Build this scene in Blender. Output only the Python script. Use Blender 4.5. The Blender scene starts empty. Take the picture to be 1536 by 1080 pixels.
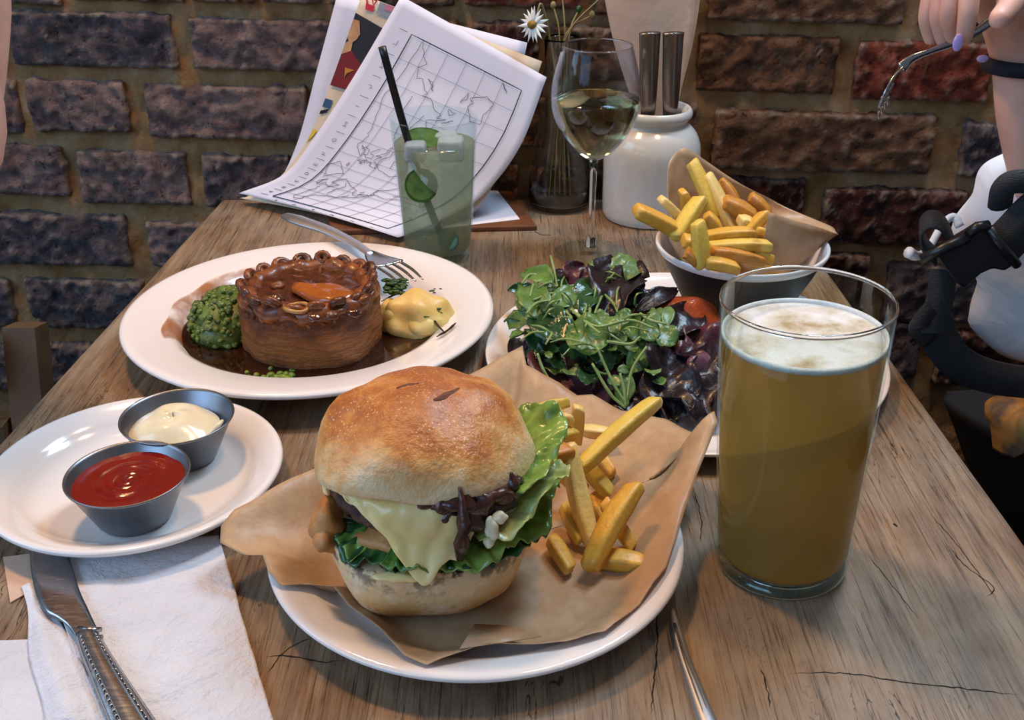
import bpy, bmesh, math, random
import numpy as np
from mathutils import Vector, Matrix, noise as mnoise
random.seed(7)
SC = bpy.context.scene
COL = SC.collection
PI = math.pi
# ---------------------------------------------------------------- camera
F_PX, PITCH, CAM_H = 1650.0, math.radians(27.19), 0.40
cam_data = bpy.data.cameras.new('camera'); cam = bpy.data.objects.new('camera', cam_data); COL.objects.link(cam)
cam_data.sensor_width = 36.0; cam_data.lens = F_PX / 1536 * 36.0; cam_data.clip_start = 0.01
cam.location = (0, 0, CAM_H); cam.rotation_euler = (PI/2 - PITCH, 0, 0)
SC.camera = cam
# ---------------------------------------------------------------- world, lamps, exposure
SC.view_settings.view_transform = 'Standard'; SC.view_settings.look = 'None'
SC.view_settings.exposure = 0.10; SC.view_settings.gamma = 1.0; SC.view_settings.use_curve_mapping = False
world = bpy.data.worlds.new('room_light'); SC.world = world; world.use_nodes = True
world.node_tree.nodes['Background'].inputs[0].default_value = (0.80, 0.86, 1.0, 1)
world.node_tree.nodes['Background'].inputs[1].default_value = 0.16
def area(name, loc, target, size, power, color, size_y=None):
    d = bpy.data.lights.new(name, 'AREA'); d.energy = power; d.color = color; d.size = size
    d.shape = 'RECTANGLE'; d.size_y = size_y or size
    o = bpy.data.objects.new(name, d); COL.objects.link(o); o.location = loc
    o.rotation_euler = (Vector(target) - Vector(loc)).to_track_quat('-Z', 'Y').to_euler()
    return o
area('roof_window', (0.48, 1.06, 1.20), (0.10, 0.55, 0), 0.32, 11.0, (0.54, 0.77, 1.0), 0.32)
area('street_window', (-1.7, -1.0, 1.15), (0.0, 0.55, 0.0), 1.8, 27.0, (0.38, 0.64, 1.0), 1.2)
area('side_window', (-1.5, 0.55, 0.9), (0.0, 0.9, 0.1), 0.7, 6.0, (0.48, 0.72, 1.0), 0.8)
area('ceiling_lamp', (0.30, 0.75, 1.45), (0.15, 0.7, 0), 0.14, 5.0, (1.0, 0.60, 0.30))
area('ceiling_lamp', (-0.45, 0.98, 1.25), (-0.20, 0.75, 0), 0.14, 9.0, (1.0, 0.56, 0.25))
# ---------------------------------------------------------------- pixel <-> world helpers (1536 x 1080 frame)
CT, ST = math.cos(PITCH), math.sin(PITCH)
def ray(px, py):
    X, Y = (px - 768) / F_PX, (py - 540) / F_PX
    return Vector((X, CT - Y*ST, -ST - Y*CT))
def UZ(px, py, z=0.0):                     # point of the photograph on a level plane
    d = ray(px, py); s = (z - CAM_H) / d.z
    return Vector((d.x*s, d.y*s, z))
def UY(px, py, y):                         # on an upright plane at distance y
    d = ray(px, py); s = y / d.y
    return Vector((d.x*s, y, CAM_H + d.z*s))
WA, WB = Vector((-0.32, 1.195)), Vector((0.30, 1.182))
WD = (WB - WA).normalized(); WN = Vector((-WD.y, WD.x))
def WL(px, py):                            # on the back wall: distance along it and height
    d = ray(px, py); s = WA.dot(WN) / (d.x*WN.x + d.y*WN.y); P = d*s
    return (Vector((P.x, P.y)) - WA).dot(WD), P.z + CAM_H
def wall_pt(s, z, out=0.0):                # out: towards the room
    q = WA + WD*s - WN*out
    return Vector((q.x, q.y, z))
def nz(p, sc, seed=0.0):
    return mnoise.noise(Vector((p[0]*sc + seed, p[1]*sc + seed*1.7, p[2]*sc - seed)))
# ---------------------------------------------------------------- materials
def lin(c):                                # 0-255 sRGB to linear
    return tuple(((v/255)/12.92 if v/255 <= 0.04045 else ((v/255 + 0.055)/1.055)**2.4) for v in c) + (1.0,)
MATS = {}
class NT:
    def __init__(s, name):
        s.m = bpy.data.materials.new(name); s.m.use_nodes = True; s.t = s.m.node_tree
        s.n = s.t.nodes; s.b = s.n['Principled BSDF']; s.out = s.n['Material Output']; MATS[name] = s.m
        s.co = s.n.new('ShaderNodeTexCoord').outputs['Object']
    def link(s, a, b): s.t.links.new(a, b)
    def noise(s, scale, detail=4, rough=0.6, stretch=None, dist=0.0):
        v = s.co
        if stretch:
            mp = s.n.new('ShaderNodeMapping'); mp.inputs['Scale'].default_value = stretch; s.link(v, mp.inputs[0]); v = mp.outputs[0]
        t = s.n.new('ShaderNodeTexNoise'); t.inputs['Scale'].default_value = scale; t.inputs['Detail'].default_value = detail
        t.inputs['Roughness'].default_value = rough; t.inputs['Distortion'].default_value = dist; s.link(v, t.inputs['Vector']); return t.outputs[0]
    def voro(s, scale, feature='F1'):
        t = s.n.new('ShaderNodeTexVoronoi'); t.inputs['Scale'].default_value = scale; t.feature = feature; s.link(s.co, t.inputs['Vector']); return t.outputs[0]
    def ramp(s, fac, stops):
        r = s.n.new('ShaderNodeValToRGB'); e = r.color_ramp.elements
        while len(e) < len(stops): e.new(0.5)
        for i, (p, c) in enumerate(stops): e[i].position = p; e[i].color = c if len(c) == 4 else lin(c)
        s.link(fac, r.inputs[0]); return r.outputs[0]
    def mix(s, fac, a, b):
        m = s.n.new('ShaderNodeMix'); m.data_type = 'RGBA'
        for sock, v in ((m.inputs[0], fac), (m.inputs[6], a), (m.inputs[7], b)):
            if isinstance(v, (int, float)): sock.default_value = v
            elif isinstance(v, tuple): sock.default_value = v if len(v) == 4 else lin(v)
            else: s.link(v, sock)
        return m.outputs[2]
    def math(s, op, a, b=0.0):
        m = s.n.new('ShaderNodeMath'); m.operation = op
        for k, v in ((0, a), (1, b)):
            if isinstance(v, (int, float)): m.inputs[k].default_value = v
            else: s.link(v, m.inputs[k])
        return m.outputs[0]
    def axis(s, k):
        x = s.n.new('ShaderNodeSeparateXYZ'); s.link(s.co, x.inputs[0]); return x.outputs[k]
    def color(s, v):
        if isinstance(v, tuple): s.b.inputs['Base Color'].default_value = v if len(v) == 4 else lin(v)
        else: s.link(v, s.b.inputs['Base Color'])
    def set(s, **kw):
        for k, v in kw.items():
            i = s.b.inputs[k.replace('_', ' ')]
            if isinstance(v, (int, float, tuple)): i.default_value = v
            else: s.link(v, i)
    def bump(s, h, strength=0.4, dist=0.002):
        b = s.n.new('ShaderNodeBump'); b.inputs['Strength'].default_value = strength; b.inputs['Distance'].default_value = dist
        s.link(h, b.inputs['Height']); s.link(b.outputs[0], s.b.inputs['Normal'])
def simple(name, c1, c2=None, scale=120, rough=0.5, bump=0.0, bdist=0.001, bscale=None, spec=0.5, metal=0.0, sss=0.0, lo=0.35, hi=0.65, detail=4, coat=0.0, trans=0.0):
    n = NT(name)
    if c2 is None: n.color(c1)
    else: n.color(n.ramp(n.noise(scale, detail), [(lo, c1), (hi, c2)]))
    n.set(Roughness=rough, Metallic=metal, Specular_IOR_Level=spec)
    if sss: n.set(Subsurface_Weight=sss, Subsurface_Scale=0.006)
    if coat: n.set(Coat_Weight=coat, Coat_Roughness=0.08)
    if trans: n.set(Transmission_Weight=trans)
    if bump: n.bump(n.noise(bscale or scale*1.5, 5), bump, bdist)
    return n.m
# bricks
def brick_mat(name, a, b, c):
    n = NT(name)
    base = n.ramp(n.noise(28, 6, 0.65), [(0.3, a), (0.55, b), (0.75, c)])
    pits = n.ramp(n.noise(120, 4, 0.7), [(0.32, (28, 22, 20)), (0.42, (255, 255, 255))])
    m = n.n.new('ShaderNodeMix'); m.data_type = 'RGBA'; m.blend_type = 'MULTIPLY'; m.inputs[0].default_value = 0.8
    n.link(base, m.inputs[6]); n.link(pits, m.inputs[7])
    dusty = n.ramp(n.noise(60, 5, 0.7), [(0.60, (0, 0, 0, 1)), (0.75, (0.55, 0.55, 0.55, 1))])
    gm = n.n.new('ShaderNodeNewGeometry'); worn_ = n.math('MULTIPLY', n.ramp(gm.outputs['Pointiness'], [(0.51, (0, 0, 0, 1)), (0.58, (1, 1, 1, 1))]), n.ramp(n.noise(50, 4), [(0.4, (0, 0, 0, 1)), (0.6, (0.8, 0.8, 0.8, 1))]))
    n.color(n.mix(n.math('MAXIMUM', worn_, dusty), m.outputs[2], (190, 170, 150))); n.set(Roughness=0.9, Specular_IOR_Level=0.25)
    n.bump(n.math('ADD', n.noise(150, 8, 0.78), n.math('MULTIPLY', n.voro(75), 0.5)), 1.0, 0.010); return n.m
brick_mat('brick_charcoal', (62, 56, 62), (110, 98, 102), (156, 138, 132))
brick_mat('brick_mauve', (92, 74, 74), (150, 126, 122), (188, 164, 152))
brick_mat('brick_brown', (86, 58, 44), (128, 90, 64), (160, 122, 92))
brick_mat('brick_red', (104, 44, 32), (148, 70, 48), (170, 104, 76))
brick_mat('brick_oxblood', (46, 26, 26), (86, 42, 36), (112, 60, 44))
n = NT('mortar'); n.color(n.ramp(n.noise(24, 7, 0.7), [(0.3, (150, 108, 68)), (0.5, (184, 146, 102)), (0.7, (202, 176, 142))]))
n.set(Roughness=0.95, Specular_IOR_Level=0.1); n.bump(n.noise(220, 8, 0.8), 1.0, 0.006)
# table wood: grain runs along y
n = NT('table_wood')
g1 = n.noise(9, 8, 0.65, (9, 0.8, 1), 0.4); g2 = n.noise(46, 6, 0.7, (10, 0.55, 1)); blot = n.noise(7, 5, 0.6)
base = n.ramp(g1, [(0.28, (74, 50, 32)), (0.5, (118, 86, 58)), (0.7, (156, 126, 94))])
worn = n.ramp(n.math('ADD', n.math('MULTIPLY', blot, 0.75), n.math('MULTIPLY', g2, 0.35)), [(0.44, (0, 0, 0, 1)), (0.66, (1, 1, 1, 1))])
c = n.mix(n.math('MULTIPLY', worn, 0.62), base, (164, 152, 132))
fine = n.ramp(n.noise(62, 6, 0.75, (11, 0.22, 1)), [(0.36, (46, 34, 26)), (0.47, (255, 255, 255))])
m = n.n.new('ShaderNodeMix'); m.data_type = 'RGBA'; m.blend_type = 'MULTIPLY'; m.inputs[0].default_value = 0.78
n.link(c, m.inputs[6]); n.link(fine, m.inputs[7]); c = m.outputs[2]
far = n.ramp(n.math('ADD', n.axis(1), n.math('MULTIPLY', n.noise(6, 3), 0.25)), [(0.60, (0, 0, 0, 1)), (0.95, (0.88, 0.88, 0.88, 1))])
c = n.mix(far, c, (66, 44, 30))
crk = n.ramp(n.noise(11, 4, 0.6, (5, 0.55, 1), 1.2), [(0.492, (1, 1, 1, 1)), (0.499, (0, 0, 0, 1)), (0.501, (0, 0, 0, 1)), (0.508, (1, 1, 1, 1))])
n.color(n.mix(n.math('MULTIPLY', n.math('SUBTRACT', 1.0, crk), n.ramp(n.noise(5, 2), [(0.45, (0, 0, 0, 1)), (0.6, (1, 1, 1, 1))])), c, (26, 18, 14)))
n.set(Roughness=n.ramp(g2, [(0.3, (0.30,)*3 + (1,)), (0.7, (0.52,)*3 + (1,))]), Specular_IOR_Level=0.55)
n.bump(n.noise(90, 6, 0.8, (8, 0.5, 1)), 0.35, 0.0015)
simple('crack_dark', (24, 17, 13), rough=0.9)
simple('floor_dark', (34, 26, 22), (50, 38, 30), 8, rough=0.6)
simple('chair_wood', (74, 56, 38), (96, 74, 50), 20, rough=0.6, bump=0.1)
simple('chair_dark', (14, 14, 20), (20, 20, 28), 20, rough=0.7)
# tableware
simple('ceramic', (236, 230, 226), rough=0.12, spec=0.5, coat=0.3)
simple('crock_glaze', (206, 204, 200), (222, 220, 214), 14, rough=0.16, coat=0.3)
n = NT('steel'); n.color((176, 178, 182)); n.set(Metallic=1.0, Roughness=n.ramp(n.noise(90, 4, 0.6, (1, 8, 1)), [(0.3, (0.16,)*3 + (1,)), (0.7, (0.30,)*3 + (1,))]))
n = NT('steel_brushed'); n.color((132, 134, 140)); n.set(Metallic=1.0, Roughness=0.36)
n = NT('steel_pale'); n.color((206, 208, 214)); n.set(Metallic=1.0, Roughness=0.42)
n = NT('steel_dark'); n.color((140, 132, 128)); n.set(Metallic=1.0, Roughness=0.24)
simple('bowl_black', (16, 16, 19), (22, 22, 26), 30, rough=0.5, spec=0.25)
simple('bowl_white', (226, 226, 228), rough=0.25)
def thin_glass(name, tint=(245, 250, 250), edge=0.24, rough=0.0, pw=3.0, k=0.55):
    n = NT(name); n.n.remove(n.b)
    tr = n.n.new('ShaderNodeBsdfTransparent'); tr.inputs[0].default_value = lin(tint)
    gl = n.n.new('ShaderNodeBsdfGlossy'); gl.inputs['Roughness'].default_value = rough; gl.inputs[0].default_value = (0.9, 0.95, 1, 1)
    lw = n.n.new('ShaderNodeLayerWeight'); lw.inputs[0].default_value = edge
    mx = n.n.new('ShaderNodeMixShader'); n.link(n.math('MINIMUM', n.math('ADD', n.math('MULTIPLY', n.math('POWER', lw.outputs['Facing'], pw), k), 0.007), 0.8), mx.inputs[0])
    n.link(tr.outputs[0], mx.inputs[1]); n.link(gl.outputs[0], mx.inputs[2]); n.link(mx.outputs[0], n.out.inputs[0]); return n.m
thin_glass('glass', edge=0.3); thin_glass('glass_vessel', (246, 248, 252), 0.30, 0.0, 1.8, 0.75); n = NT('glass_clear'); n.color((252, 254, 254)); n.set(Transmission_Weight=1.0, Roughness=0.0, IOR=1.46)
thin_glass('glass_pint', (244, 250, 248), 0.30)
n = NT('glass_solid'); n.color((250, 252, 250)); n.set(Transmission_Weight=1.0, Roughness=0.0, IOR=1.47)
n = NT('wine'); n.color((246, 238, 176)); n.set(Transmission_Weight=1.0, Roughness=0.0, IOR=1.34)
n = NT('ice'); n.color((235, 240, 246)); n.set(Transmission_Weight=0.6, Roughness=0.25, IOR=1.3); n.bump(n.noise(160, 4), 0.5, 0.002)
def hazy(name, col, tcol, clear, transl=0.5, gloss=0.05):
    n = NT(name); n.n.remove(n.b)
    df = n.n.new('ShaderNodeBsdfDiffuse'); tl = n.n.new('ShaderNodeBsdfTranslucent'); tr = n.n.new('ShaderNodeBsdfTransparent')
    col = col if not isinstance(col, tuple) else lin(col)
    for x in (df, tl):
        if isinstance(col, tuple): x.inputs[0].default_value = col
        else: n.link(col, x.inputs[0])
    tr.inputs[0].default_value = lin(tcol)
    m1 = n.n.new('ShaderNodeMixShader'); m1.inputs[0].default_value = transl; n.link(df.outputs[0], m1.inputs[1]); n.link(tl.outputs[0], m1.inputs[2])
    m2 = n.n.new('ShaderNodeMixShader'); m2.inputs[0].default_value = clear; n.link(m1.outputs[0], m2.inputs[1]); n.link(tr.outputs[0], m2.inputs[2])
    gl = n.n.new('ShaderNodeBsdfGlossy'); gl.inputs['Roughness'].default_value = 0.03
    m3 = n.n.new('ShaderNodeMixShader'); m3.inputs[0].default_value = gloss; n.link(m2.outputs[0], m3.inputs[1]); n.link(gl.outputs[0], m3.inputs[2])
    n.link(m3.outputs[0], n.out.inputs[0]); return n
hazy('beer', (204, 166, 96), (234, 192, 112), 0.30, 0.55, 0.0)
hazy('cocktail', (192, 194, 168), (234, 236, 218), 0.50, 0.5)
n = NT('beer_foam'); n.color(n.ramp(n.noise(34, 4, 0.6), [(0.34, (166, 142, 92)), (0.44, (204, 194, 174)), (0.58, (228, 226, 224))])); n.set(Roughness=0.6); n.bump(n.voro(600), 0.4, 0.001)
simple('foam_ring', (232, 234, 236), (214, 216, 214), 200, rough=0.5, bump=0.5, bdist=0.001, bscale=500)
simple('straw_black', (12, 12, 14), rough=0.35)
simple('cucumber_flesh', (58, 92, 44), (88, 122, 62), 90, rough=0.3)
simple('cucumber_skin', (30, 66, 20), (48, 90, 30), 90, rough=0.35)
# paper
simple('paper_white', (226, 226, 238), (218, 218, 232), 6, rough=0.75, spec=0.2)
simple('paper_cream', (214, 198, 172), rough=0.8, spec=0.2)
simple('ink', (44, 42, 58), rough=0.8, spec=0.1); simple('ink_faint', (128, 124, 142), rough=0.8, spec=0.1)
simple('print_red', (140, 26, 30), (112, 18, 24), 60, rough=0.7); simple('print_bright_red', (206, 44, 62), rough=0.7)
simple('print_dark', (26, 26, 34), (38, 36, 46), 30, rough=0.7); simple('print_skin', (206, 160, 116), (178, 128, 88), 70, rough=0.7)
simple('print_yellow', (224, 194, 60), rough=0.7); simple('print_blue', (44, 84, 116), rough=0.7); simple('print_gold', (190, 130, 40), rough=0.7)
simple('print_grey', (150, 156, 168), (120, 126, 140), 80, rough=0.7); simple('print_pink', (190, 120, 140), rough=0.7)
simple('board_wood', (96, 58, 36), (122, 76, 48), 30, rough=0.5)
n = NT('napkin'); n.color(n.ramp(n.noise(9, 5), [(0.35, (206, 206, 212)), (0.65, (220, 222, 228))])); n.set(Roughness=0.9, Specular_IOR_Level=0.1)
n.bump(n.math('ADD', n.noise(16, 6, 0.6, None, 1.0), n.math('MULTIPLY', n.noise(60, 6, 0.7), 0.5)), 1.0, 0.006)
simple('napkin_kraft', (196, 164, 140), (210, 180, 158), 20, rough=0.9, bump=0.3, bscale=30, bdist=0.004)
n = NT('parchment'); oil = n.ramp(n.noise(13, 4), [(0.50, (0, 0, 0, 1)), (0.62, (1, 1, 1, 1))])
fib = n.ramp(n.noise(140, 5), [(0.3, (196, 162, 124)), (0.7, (212, 180, 142))]); n.color(n.mix(n.math('MULTIPLY', oil, 0.6), fib, (190, 136, 88)))
n.set(Roughness=0.42, Specular_IOR_Level=0.45); n.bump(n.noise(40, 4), 0.35, 0.003)
tl = n.n.new('ShaderNodeBsdfTranslucent'); tl.inputs[0].default_value = lin((190, 150, 100)); mx = n.n.new('ShaderNodeMixShader'); mx.inputs[0].default_value = 0.25
n.link(n.b.outputs[0], mx.inputs[1]); n.link(tl.outputs[0], mx.inputs[2]); n.link(mx.outputs[0], n.out.inputs[0])
# burger (Object coordinates start at the base of the burger)
n = NT('bun_top'); zz = n.math('ADD', n.axis(2), n.math('MULTIPLY', n.math('SUBTRACT', n.noise(34, 6, 0.65), 0.5), 0.085))
c = n.ramp(n.math('MULTIPLY', n.math('SUBTRACT', zz, 0.075), 14.0), [(0.10, (232, 204, 158)), (0.26, (222, 172, 108)), (0.42, (200, 132, 62)), (0.58, (170, 98, 44)), (0.85, (140, 78, 40))])
spk = n.ramp(n.voro(520), [(0.16, (1, 1, 1, 1)), (0.32, (0, 0, 0, 1))]); c = n.mix(n.math('MULTIPLY', spk, n.ramp(n.noise(30, 4), [(0.45, (0, 0, 0, 1)), (0.65, (0.7, 0.7, 0.7, 1))])), c, (240, 208, 150))
flo = n.ramp(n.noise(22, 6, 0.7), [(0.55, (0, 0, 0, 1)), (0.75, (0.55, 0.55, 0.55, 1))]); n.color(n.mix(flo, c, (232, 204, 160)))
n.set(Roughness=0.42, Subsurface_Weight=0.04, Subsurface_Scale=0.005, Coat_Weight=0.06, Coat_Roughness=0.3); n.bump(n.math('ADD', n.noise(60, 6, 0.65), n.math('MULTIPLY', n.noise(330, 3), 0.5)), 0.5, 0.003)
n = NT('bun_base'); zz = n.math('ADD', n.axis(2), n.math('MULTIPLY', n.math('SUBTRACT', n.noise(46, 5, 0.65), 0.5), 0.024))
c = n.ramp(n.math('MULTIPLY', zz, 21.0), [(0.0, (150, 92, 40)), (0.25, (206, 150, 82)), (0.5, (226, 190, 138)), (0.85, (222, 190, 146)), (1.0, (200, 150, 92))])
flo = n.ramp(n.noise(70, 6, 0.7), [(0.5, (0, 0, 0, 1)), (0.62, (0.6, 0.6, 0.6, 1))]); c = n.mix(flo, c, (238, 218, 184))
chm = n.math('MULTIPLY', n.ramp(n.noise(62, 5, 0.6), [(0.49, (0, 0, 0, 1)), (0.54, (1, 1, 1, 1))]), n.ramp(n.math('MULTIPLY', n.axis(2), 21.0), [(0.52, (0, 0, 0, 1)), (0.85, (1, 1, 1, 1))]))
n.color(n.mix(chm, c, (40, 20, 12))); n.set(Roughness=0.6, Subsurface_Weight=0.05, Subsurface_Scale=0.005); n.bump(n.noise(180, 5), 0.5, 0.002)
simple('score_dark', (84, 46, 30), (110, 66, 44), 300, rough=0.8)
simple('patty', (44, 22, 16), (92, 52, 36), 130, rough=0.45, bump=1.0, bdist=0.004, bscale=240)
simple('cheese', (240, 208, 132), (246, 222, 164), 40, rough=0.22, sss=0.25, bump=0.12, bscale=120)
simple('lettuce', (58, 110, 34), (142, 172, 78), 42, rough=0.3, sss=0.1, bump=0.4, bscale=120, coat=0.2)
simple('lettuce_pale', (150, 176, 84), (206, 212, 140), 36, rough=0.3, sss=0.1, bump=0.4, bscale=120, coat=0.2)
simple('lettuce_dark', (22, 66, 32), (52, 104, 50), 50, rough=0.28, bump=0.5, bscale=110, coat=0.3)
simple('relish', (44, 20, 16), (84, 44, 30), 160, rough=0.26, coat=0.2, bump=0.6)
simple('pickle', (176, 186, 120), (198, 204, 150), 80, rough=0.2, sss=0.3)
simple('mayo', (238, 228, 198), (232, 218, 180), 60, rough=0.16, sss=0.3, coat=0.2)
simple('onion_fried', (176, 112, 56), (206, 146, 82), 90, rough=0.5, bump=0.5)
simple('ketchup', (112, 14, 8), (126, 20, 12), 60, rough=0.14, sss=0.0, coat=0.3, bump=0.12, bscale=60, bdist=0.003)
# fries
def fry_mat(name, a, b, tip):
    n = NT(name); c = n.ramp(n.noise(70, 5), [(0.3, a), (0.7, b)]); brown = n.ramp(n.noise(45, 5, 0.7), [(0.58, (0, 0, 0, 1)), (0.72, (1, 1, 1, 1))])
    n.color(n.mix(n.math('MULTIPLY', brown, 0.75), c, tip)); n.set(Roughness=0.42, Subsurface_Weight=0.15, Subsurface_Scale=0.004); n.bump(n.noise(260, 4), 0.35, 0.0015)
fry_mat('fry_gold', (206, 152, 48), (226, 178, 74), (166, 96, 32)); fry_mat('fry_pale', (230, 196, 108), (240, 214, 140), (206, 150, 70))
fry_mat('fry_yellow', (212, 178, 66), (226, 196, 92), (180, 122, 40)); fry_mat('fry_brown', (184, 122, 44), (206, 146, 62), (112, 60, 26))
# pie plate
n = NT('pastry'); zz = n.math('ADD', n.axis(2), n.math('MULTIPLY', n.math('SUBTRACT', n.noise(40, 6, 0.7), 0.5), 0.075))
c = n.ramp(n.math('MULTIPLY', zz, 14.0), [(0.0, (126, 70, 28)), (0.25, (176, 108, 46)), (0.48, (154, 86, 36)), (0.62, (112, 58, 26)), (0.9, (78, 38, 18))])
lines = n.ramp(n.noise(40, 4, 0.7, (1.2, 1.2, 9)), [(0.35, (0.6, 0.6, 0.6, 1)), (0.6, (0, 0, 0, 1))]); n.color(n.mix(n.math('MULTIPLY', lines, 0.75), c, (112, 60, 24)))
n.set(Roughness=0.42, Coat_Weight=0.1, Coat_Roughness=0.25); n.bump(n.math('ADD', n.noise(90, 6, 0.7), n.noise(46, 5, 0.65, (1, 1, 6), 0.8)), 0.9, 0.005)
simple('pastry_brown', (84, 40, 18), (150, 84, 40), 90, rough=0.36, bump=0.6, coat=0.15)
simple('pastry_dark', (62, 28, 14), (110, 56, 28), 90, rough=0.36, bump=0.6, coat=0.15)
simple('pie_filling', (58, 26, 14), (96, 46, 22), 110, rough=0.16, coat=0.6, bump=0.4)
simple('pie_carrot', (150, 78, 24), (176, 96, 34), 60, rough=0.22, coat=0.4)
simple('onion_ring', (196, 150, 92), (168, 110, 56), 90, rough=0.3)
simple('gravy', (40, 17, 8), (50, 22, 10), 60, rough=0.10, coat=0.4, spec=0.5)
n = NT('gravy_smear'); n.color((170, 100, 30)); n.set(Roughness=0.25); tr = n.n.new('ShaderNodeBsdfTransparent'); mx = n.n.new('ShaderNodeMixShader')
n.link(n.ramp(n.noise(40, 5), [(0.34, (0, 0, 0, 1)), (0.62, (0.75, 0.75, 0.75, 1))]), mx.inputs[0]); n.link(tr.outputs[0], mx.inputs[1]); n.link(n.b.outputs[0], mx.inputs[2]); n.link(mx.outputs[0], n.out.inputs[0])
simple('peas', (54, 76, 22), (112, 130, 50), 110, rough=0.4, bump=0.6, coat=0.2); simple('pea_bright', (104, 140, 50), (128, 158, 66), 160, rough=0.35)
simple('mash', (226, 190, 104), (236, 208, 136), 60, rough=0.4, bump=0.4, bscale=150, sss=0.2); simple('herb', (26, 60, 22), (46, 86, 34), 120, rough=0.4)
# salad
def leaf_mat(name, a, b, rough=0.36):
    n = NT(name); n.color(n.ramp(n.noise(55, 4), [(0.3, a), (0.7, b)])); n.set(Roughness=rough, Coat_Weight=0.18, Coat_Roughness=0.15); n.bump(n.noise(120, 4, 0.6, None, 0.8), 0.45, 0.002)
    tl = n.n.new('ShaderNodeBsdfTranslucent'); tl.inputs[0].default_value = lin(b); mx = n.n.new('ShaderNodeMixShader'); mx.inputs[0].default_value = 0.22
    n.link(n.b.outputs[0], mx.inputs[1]); n.link(tl.outputs[0], mx.inputs[2]); n.link(mx.outputs[0], n.out.inputs[0])
leaf_mat('leaf_green', (66, 106, 40), (116, 152, 70)); leaf_mat('leaf_cress', (78, 120, 58), (134, 164, 96)); leaf_mat('leaf_deep', (26, 58, 32), (60, 100, 56), 0.16)
leaf_mat('leaf_red', (54, 22, 32), (96, 46, 58)); leaf_mat('leaf_black', (20, 14, 22), (46, 30, 38), 0.34); leaf_mat('leaf_purple', (88, 48, 66), (126, 84, 98)); leaf_mat('leaf_stem', (126, 158, 84), (168, 190, 120))
n = NT('fillet'); n.color(n.ramp(n.noise(30, 6, 0.65), [(0.3, (132, 48, 20)), (0.5, (178, 78, 32)), (0.7, (198, 108, 52))])); n.set(Roughness=0.3, Coat_Weight=0.3); n.bump(n.noise(60, 6), 0.6, 0.004)
# people, strap
n = NT('skin'); n.color(n.ramp(n.noise(26, 3), [(0.35, (206, 158, 140)), (0.65, (222, 176, 158))])); n.set(Roughness=0.5, Subsurface_Weight=0.15, Subsurface_Scale=0.01); n.bump(n.noise(300, 3), 0.1, 0.001)
simple('nail_lilac', (186, 164, 226), rough=0.12, coat=0.5)
n = NT('shirt_white'); n.color((222, 224, 228)); n.set(Roughness=0.9); n.bump(n.noise(22, 3, 0.5, None, 0.5), 0.4, 0.01)
simple('trousers_black', (10, 10, 18), (14, 14, 22), 30, rough=0.9); simple('scarf_yellow', (196, 150, 84), (110, 96, 90), 16, rough=0.9, lo=0.45, hi=0.55)
n = NT('webbing'); n.color((40, 44, 50)); n.set(Roughness=0.75); n.bump(n.noise(300, 2, 0.5, (1, 1, 6)), 0.8, 0.002)
simple('plastic_black', (22, 24, 28), rough=0.35); simple('band_navy', (12, 14, 30), rough=0.8)
simple('petal_white', (238, 238, 230), rough=0.6, sss=0.2); simple('flower_eye', (150, 112, 30), (110, 84, 30), 300, rough=0.8); simple('stem_dry', (128, 118, 70), (150, 132, 88), 80, rough=0.7)
# ---------------------------------------------------------------- object helpers
ORG = {}
def tag(o, label=None, cat=None, group=None, kind=None):
    for k, v in (('label', label), ('category', cat), ('group', group), ('kind', kind)):
        if v: o[k] = v
    return o
def thing(name, label, cat, loc, group=None):
    o = bpy.data.objects.new(name, None); COL.objects.link(o); o.location = loc; o.empty_display_size = 0.01
    ORG[o.name] = Vector(loc); return tag(o, label, cat, group)
def mk(name, verts, faces, mat, parent=None, smooth=True, origin=None, label=None, solid=0.0, sub=0, off=0.0):
    org = ORG[parent.name] if parent else Vector(origin if origin is not None else verts[0])
    me = bpy.data.meshes.new(name); me.from_pydata([tuple(Vector(v) - org) for v in verts], [], faces)
    for mt in (mat if isinstance(mat, (list, tuple)) else [mat]): me.materials.append(MATS[mt])
    if smooth: me.polygons.foreach_set('use_smooth', [True]*len(me.polygons))
    bm = bmesh.new(); bm.from_mesh(me); bmesh.ops.remove_doubles(bm, verts=bm.verts, dist=1e-6); bmesh.ops.recalc_face_normals(bm, faces=bm.faces); bm.to_mesh(me); bm.free()
    o = bpy.data.objects.new(name, me); COL.objects.link(o); ORG[o.name] = org
    if parent: o.parent = parent
    else: o.location = org
    if solid: s = o.modifiers.new('thickness', 'SOLIDIFY'); s.thickness = solid; s.offset = off
    if sub: s = o.modifiers.new('smooth', 'SUBSURF'); s.levels = sub; s.render_levels = sub
    if label: o['label'] = label
    return o
def join(parts):
    V, Fc = [], []
    for v, f in parts:
        k = len(V); V += list(v); Fc += [tuple(i + k for i in q) for q in f]
    return V, Fc
def lathe(c, prof, n=48, fn=None):         # prof: (r, z) from the axis outwards and round; c: base centre
    c = Vector(c); V, Fc = [], []
    for r, z in prof:
        for k in range(n):
            a = 2*PI*k/n; p = Vector((r*math.cos(a), r*math.sin(a), z))
            if fn: p = fn(p, a)
            V.append(c + p)
    for i in range(len(prof)-1):
        for k in range(n):
            a, b = i*n + k, i*n + (k+1) % n
            Fc.append((a, b, b+n, a+n))
    return V, Fc
def capped(vf, n, first=True, last=True):
    V, Fc = vf; Fc = list(Fc)
    if first: Fc.append(tuple(range(n)))
    if last: Fc.append(tuple(range(len(V)-n, len(V)))[::-1])
    return V, Fc
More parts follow.
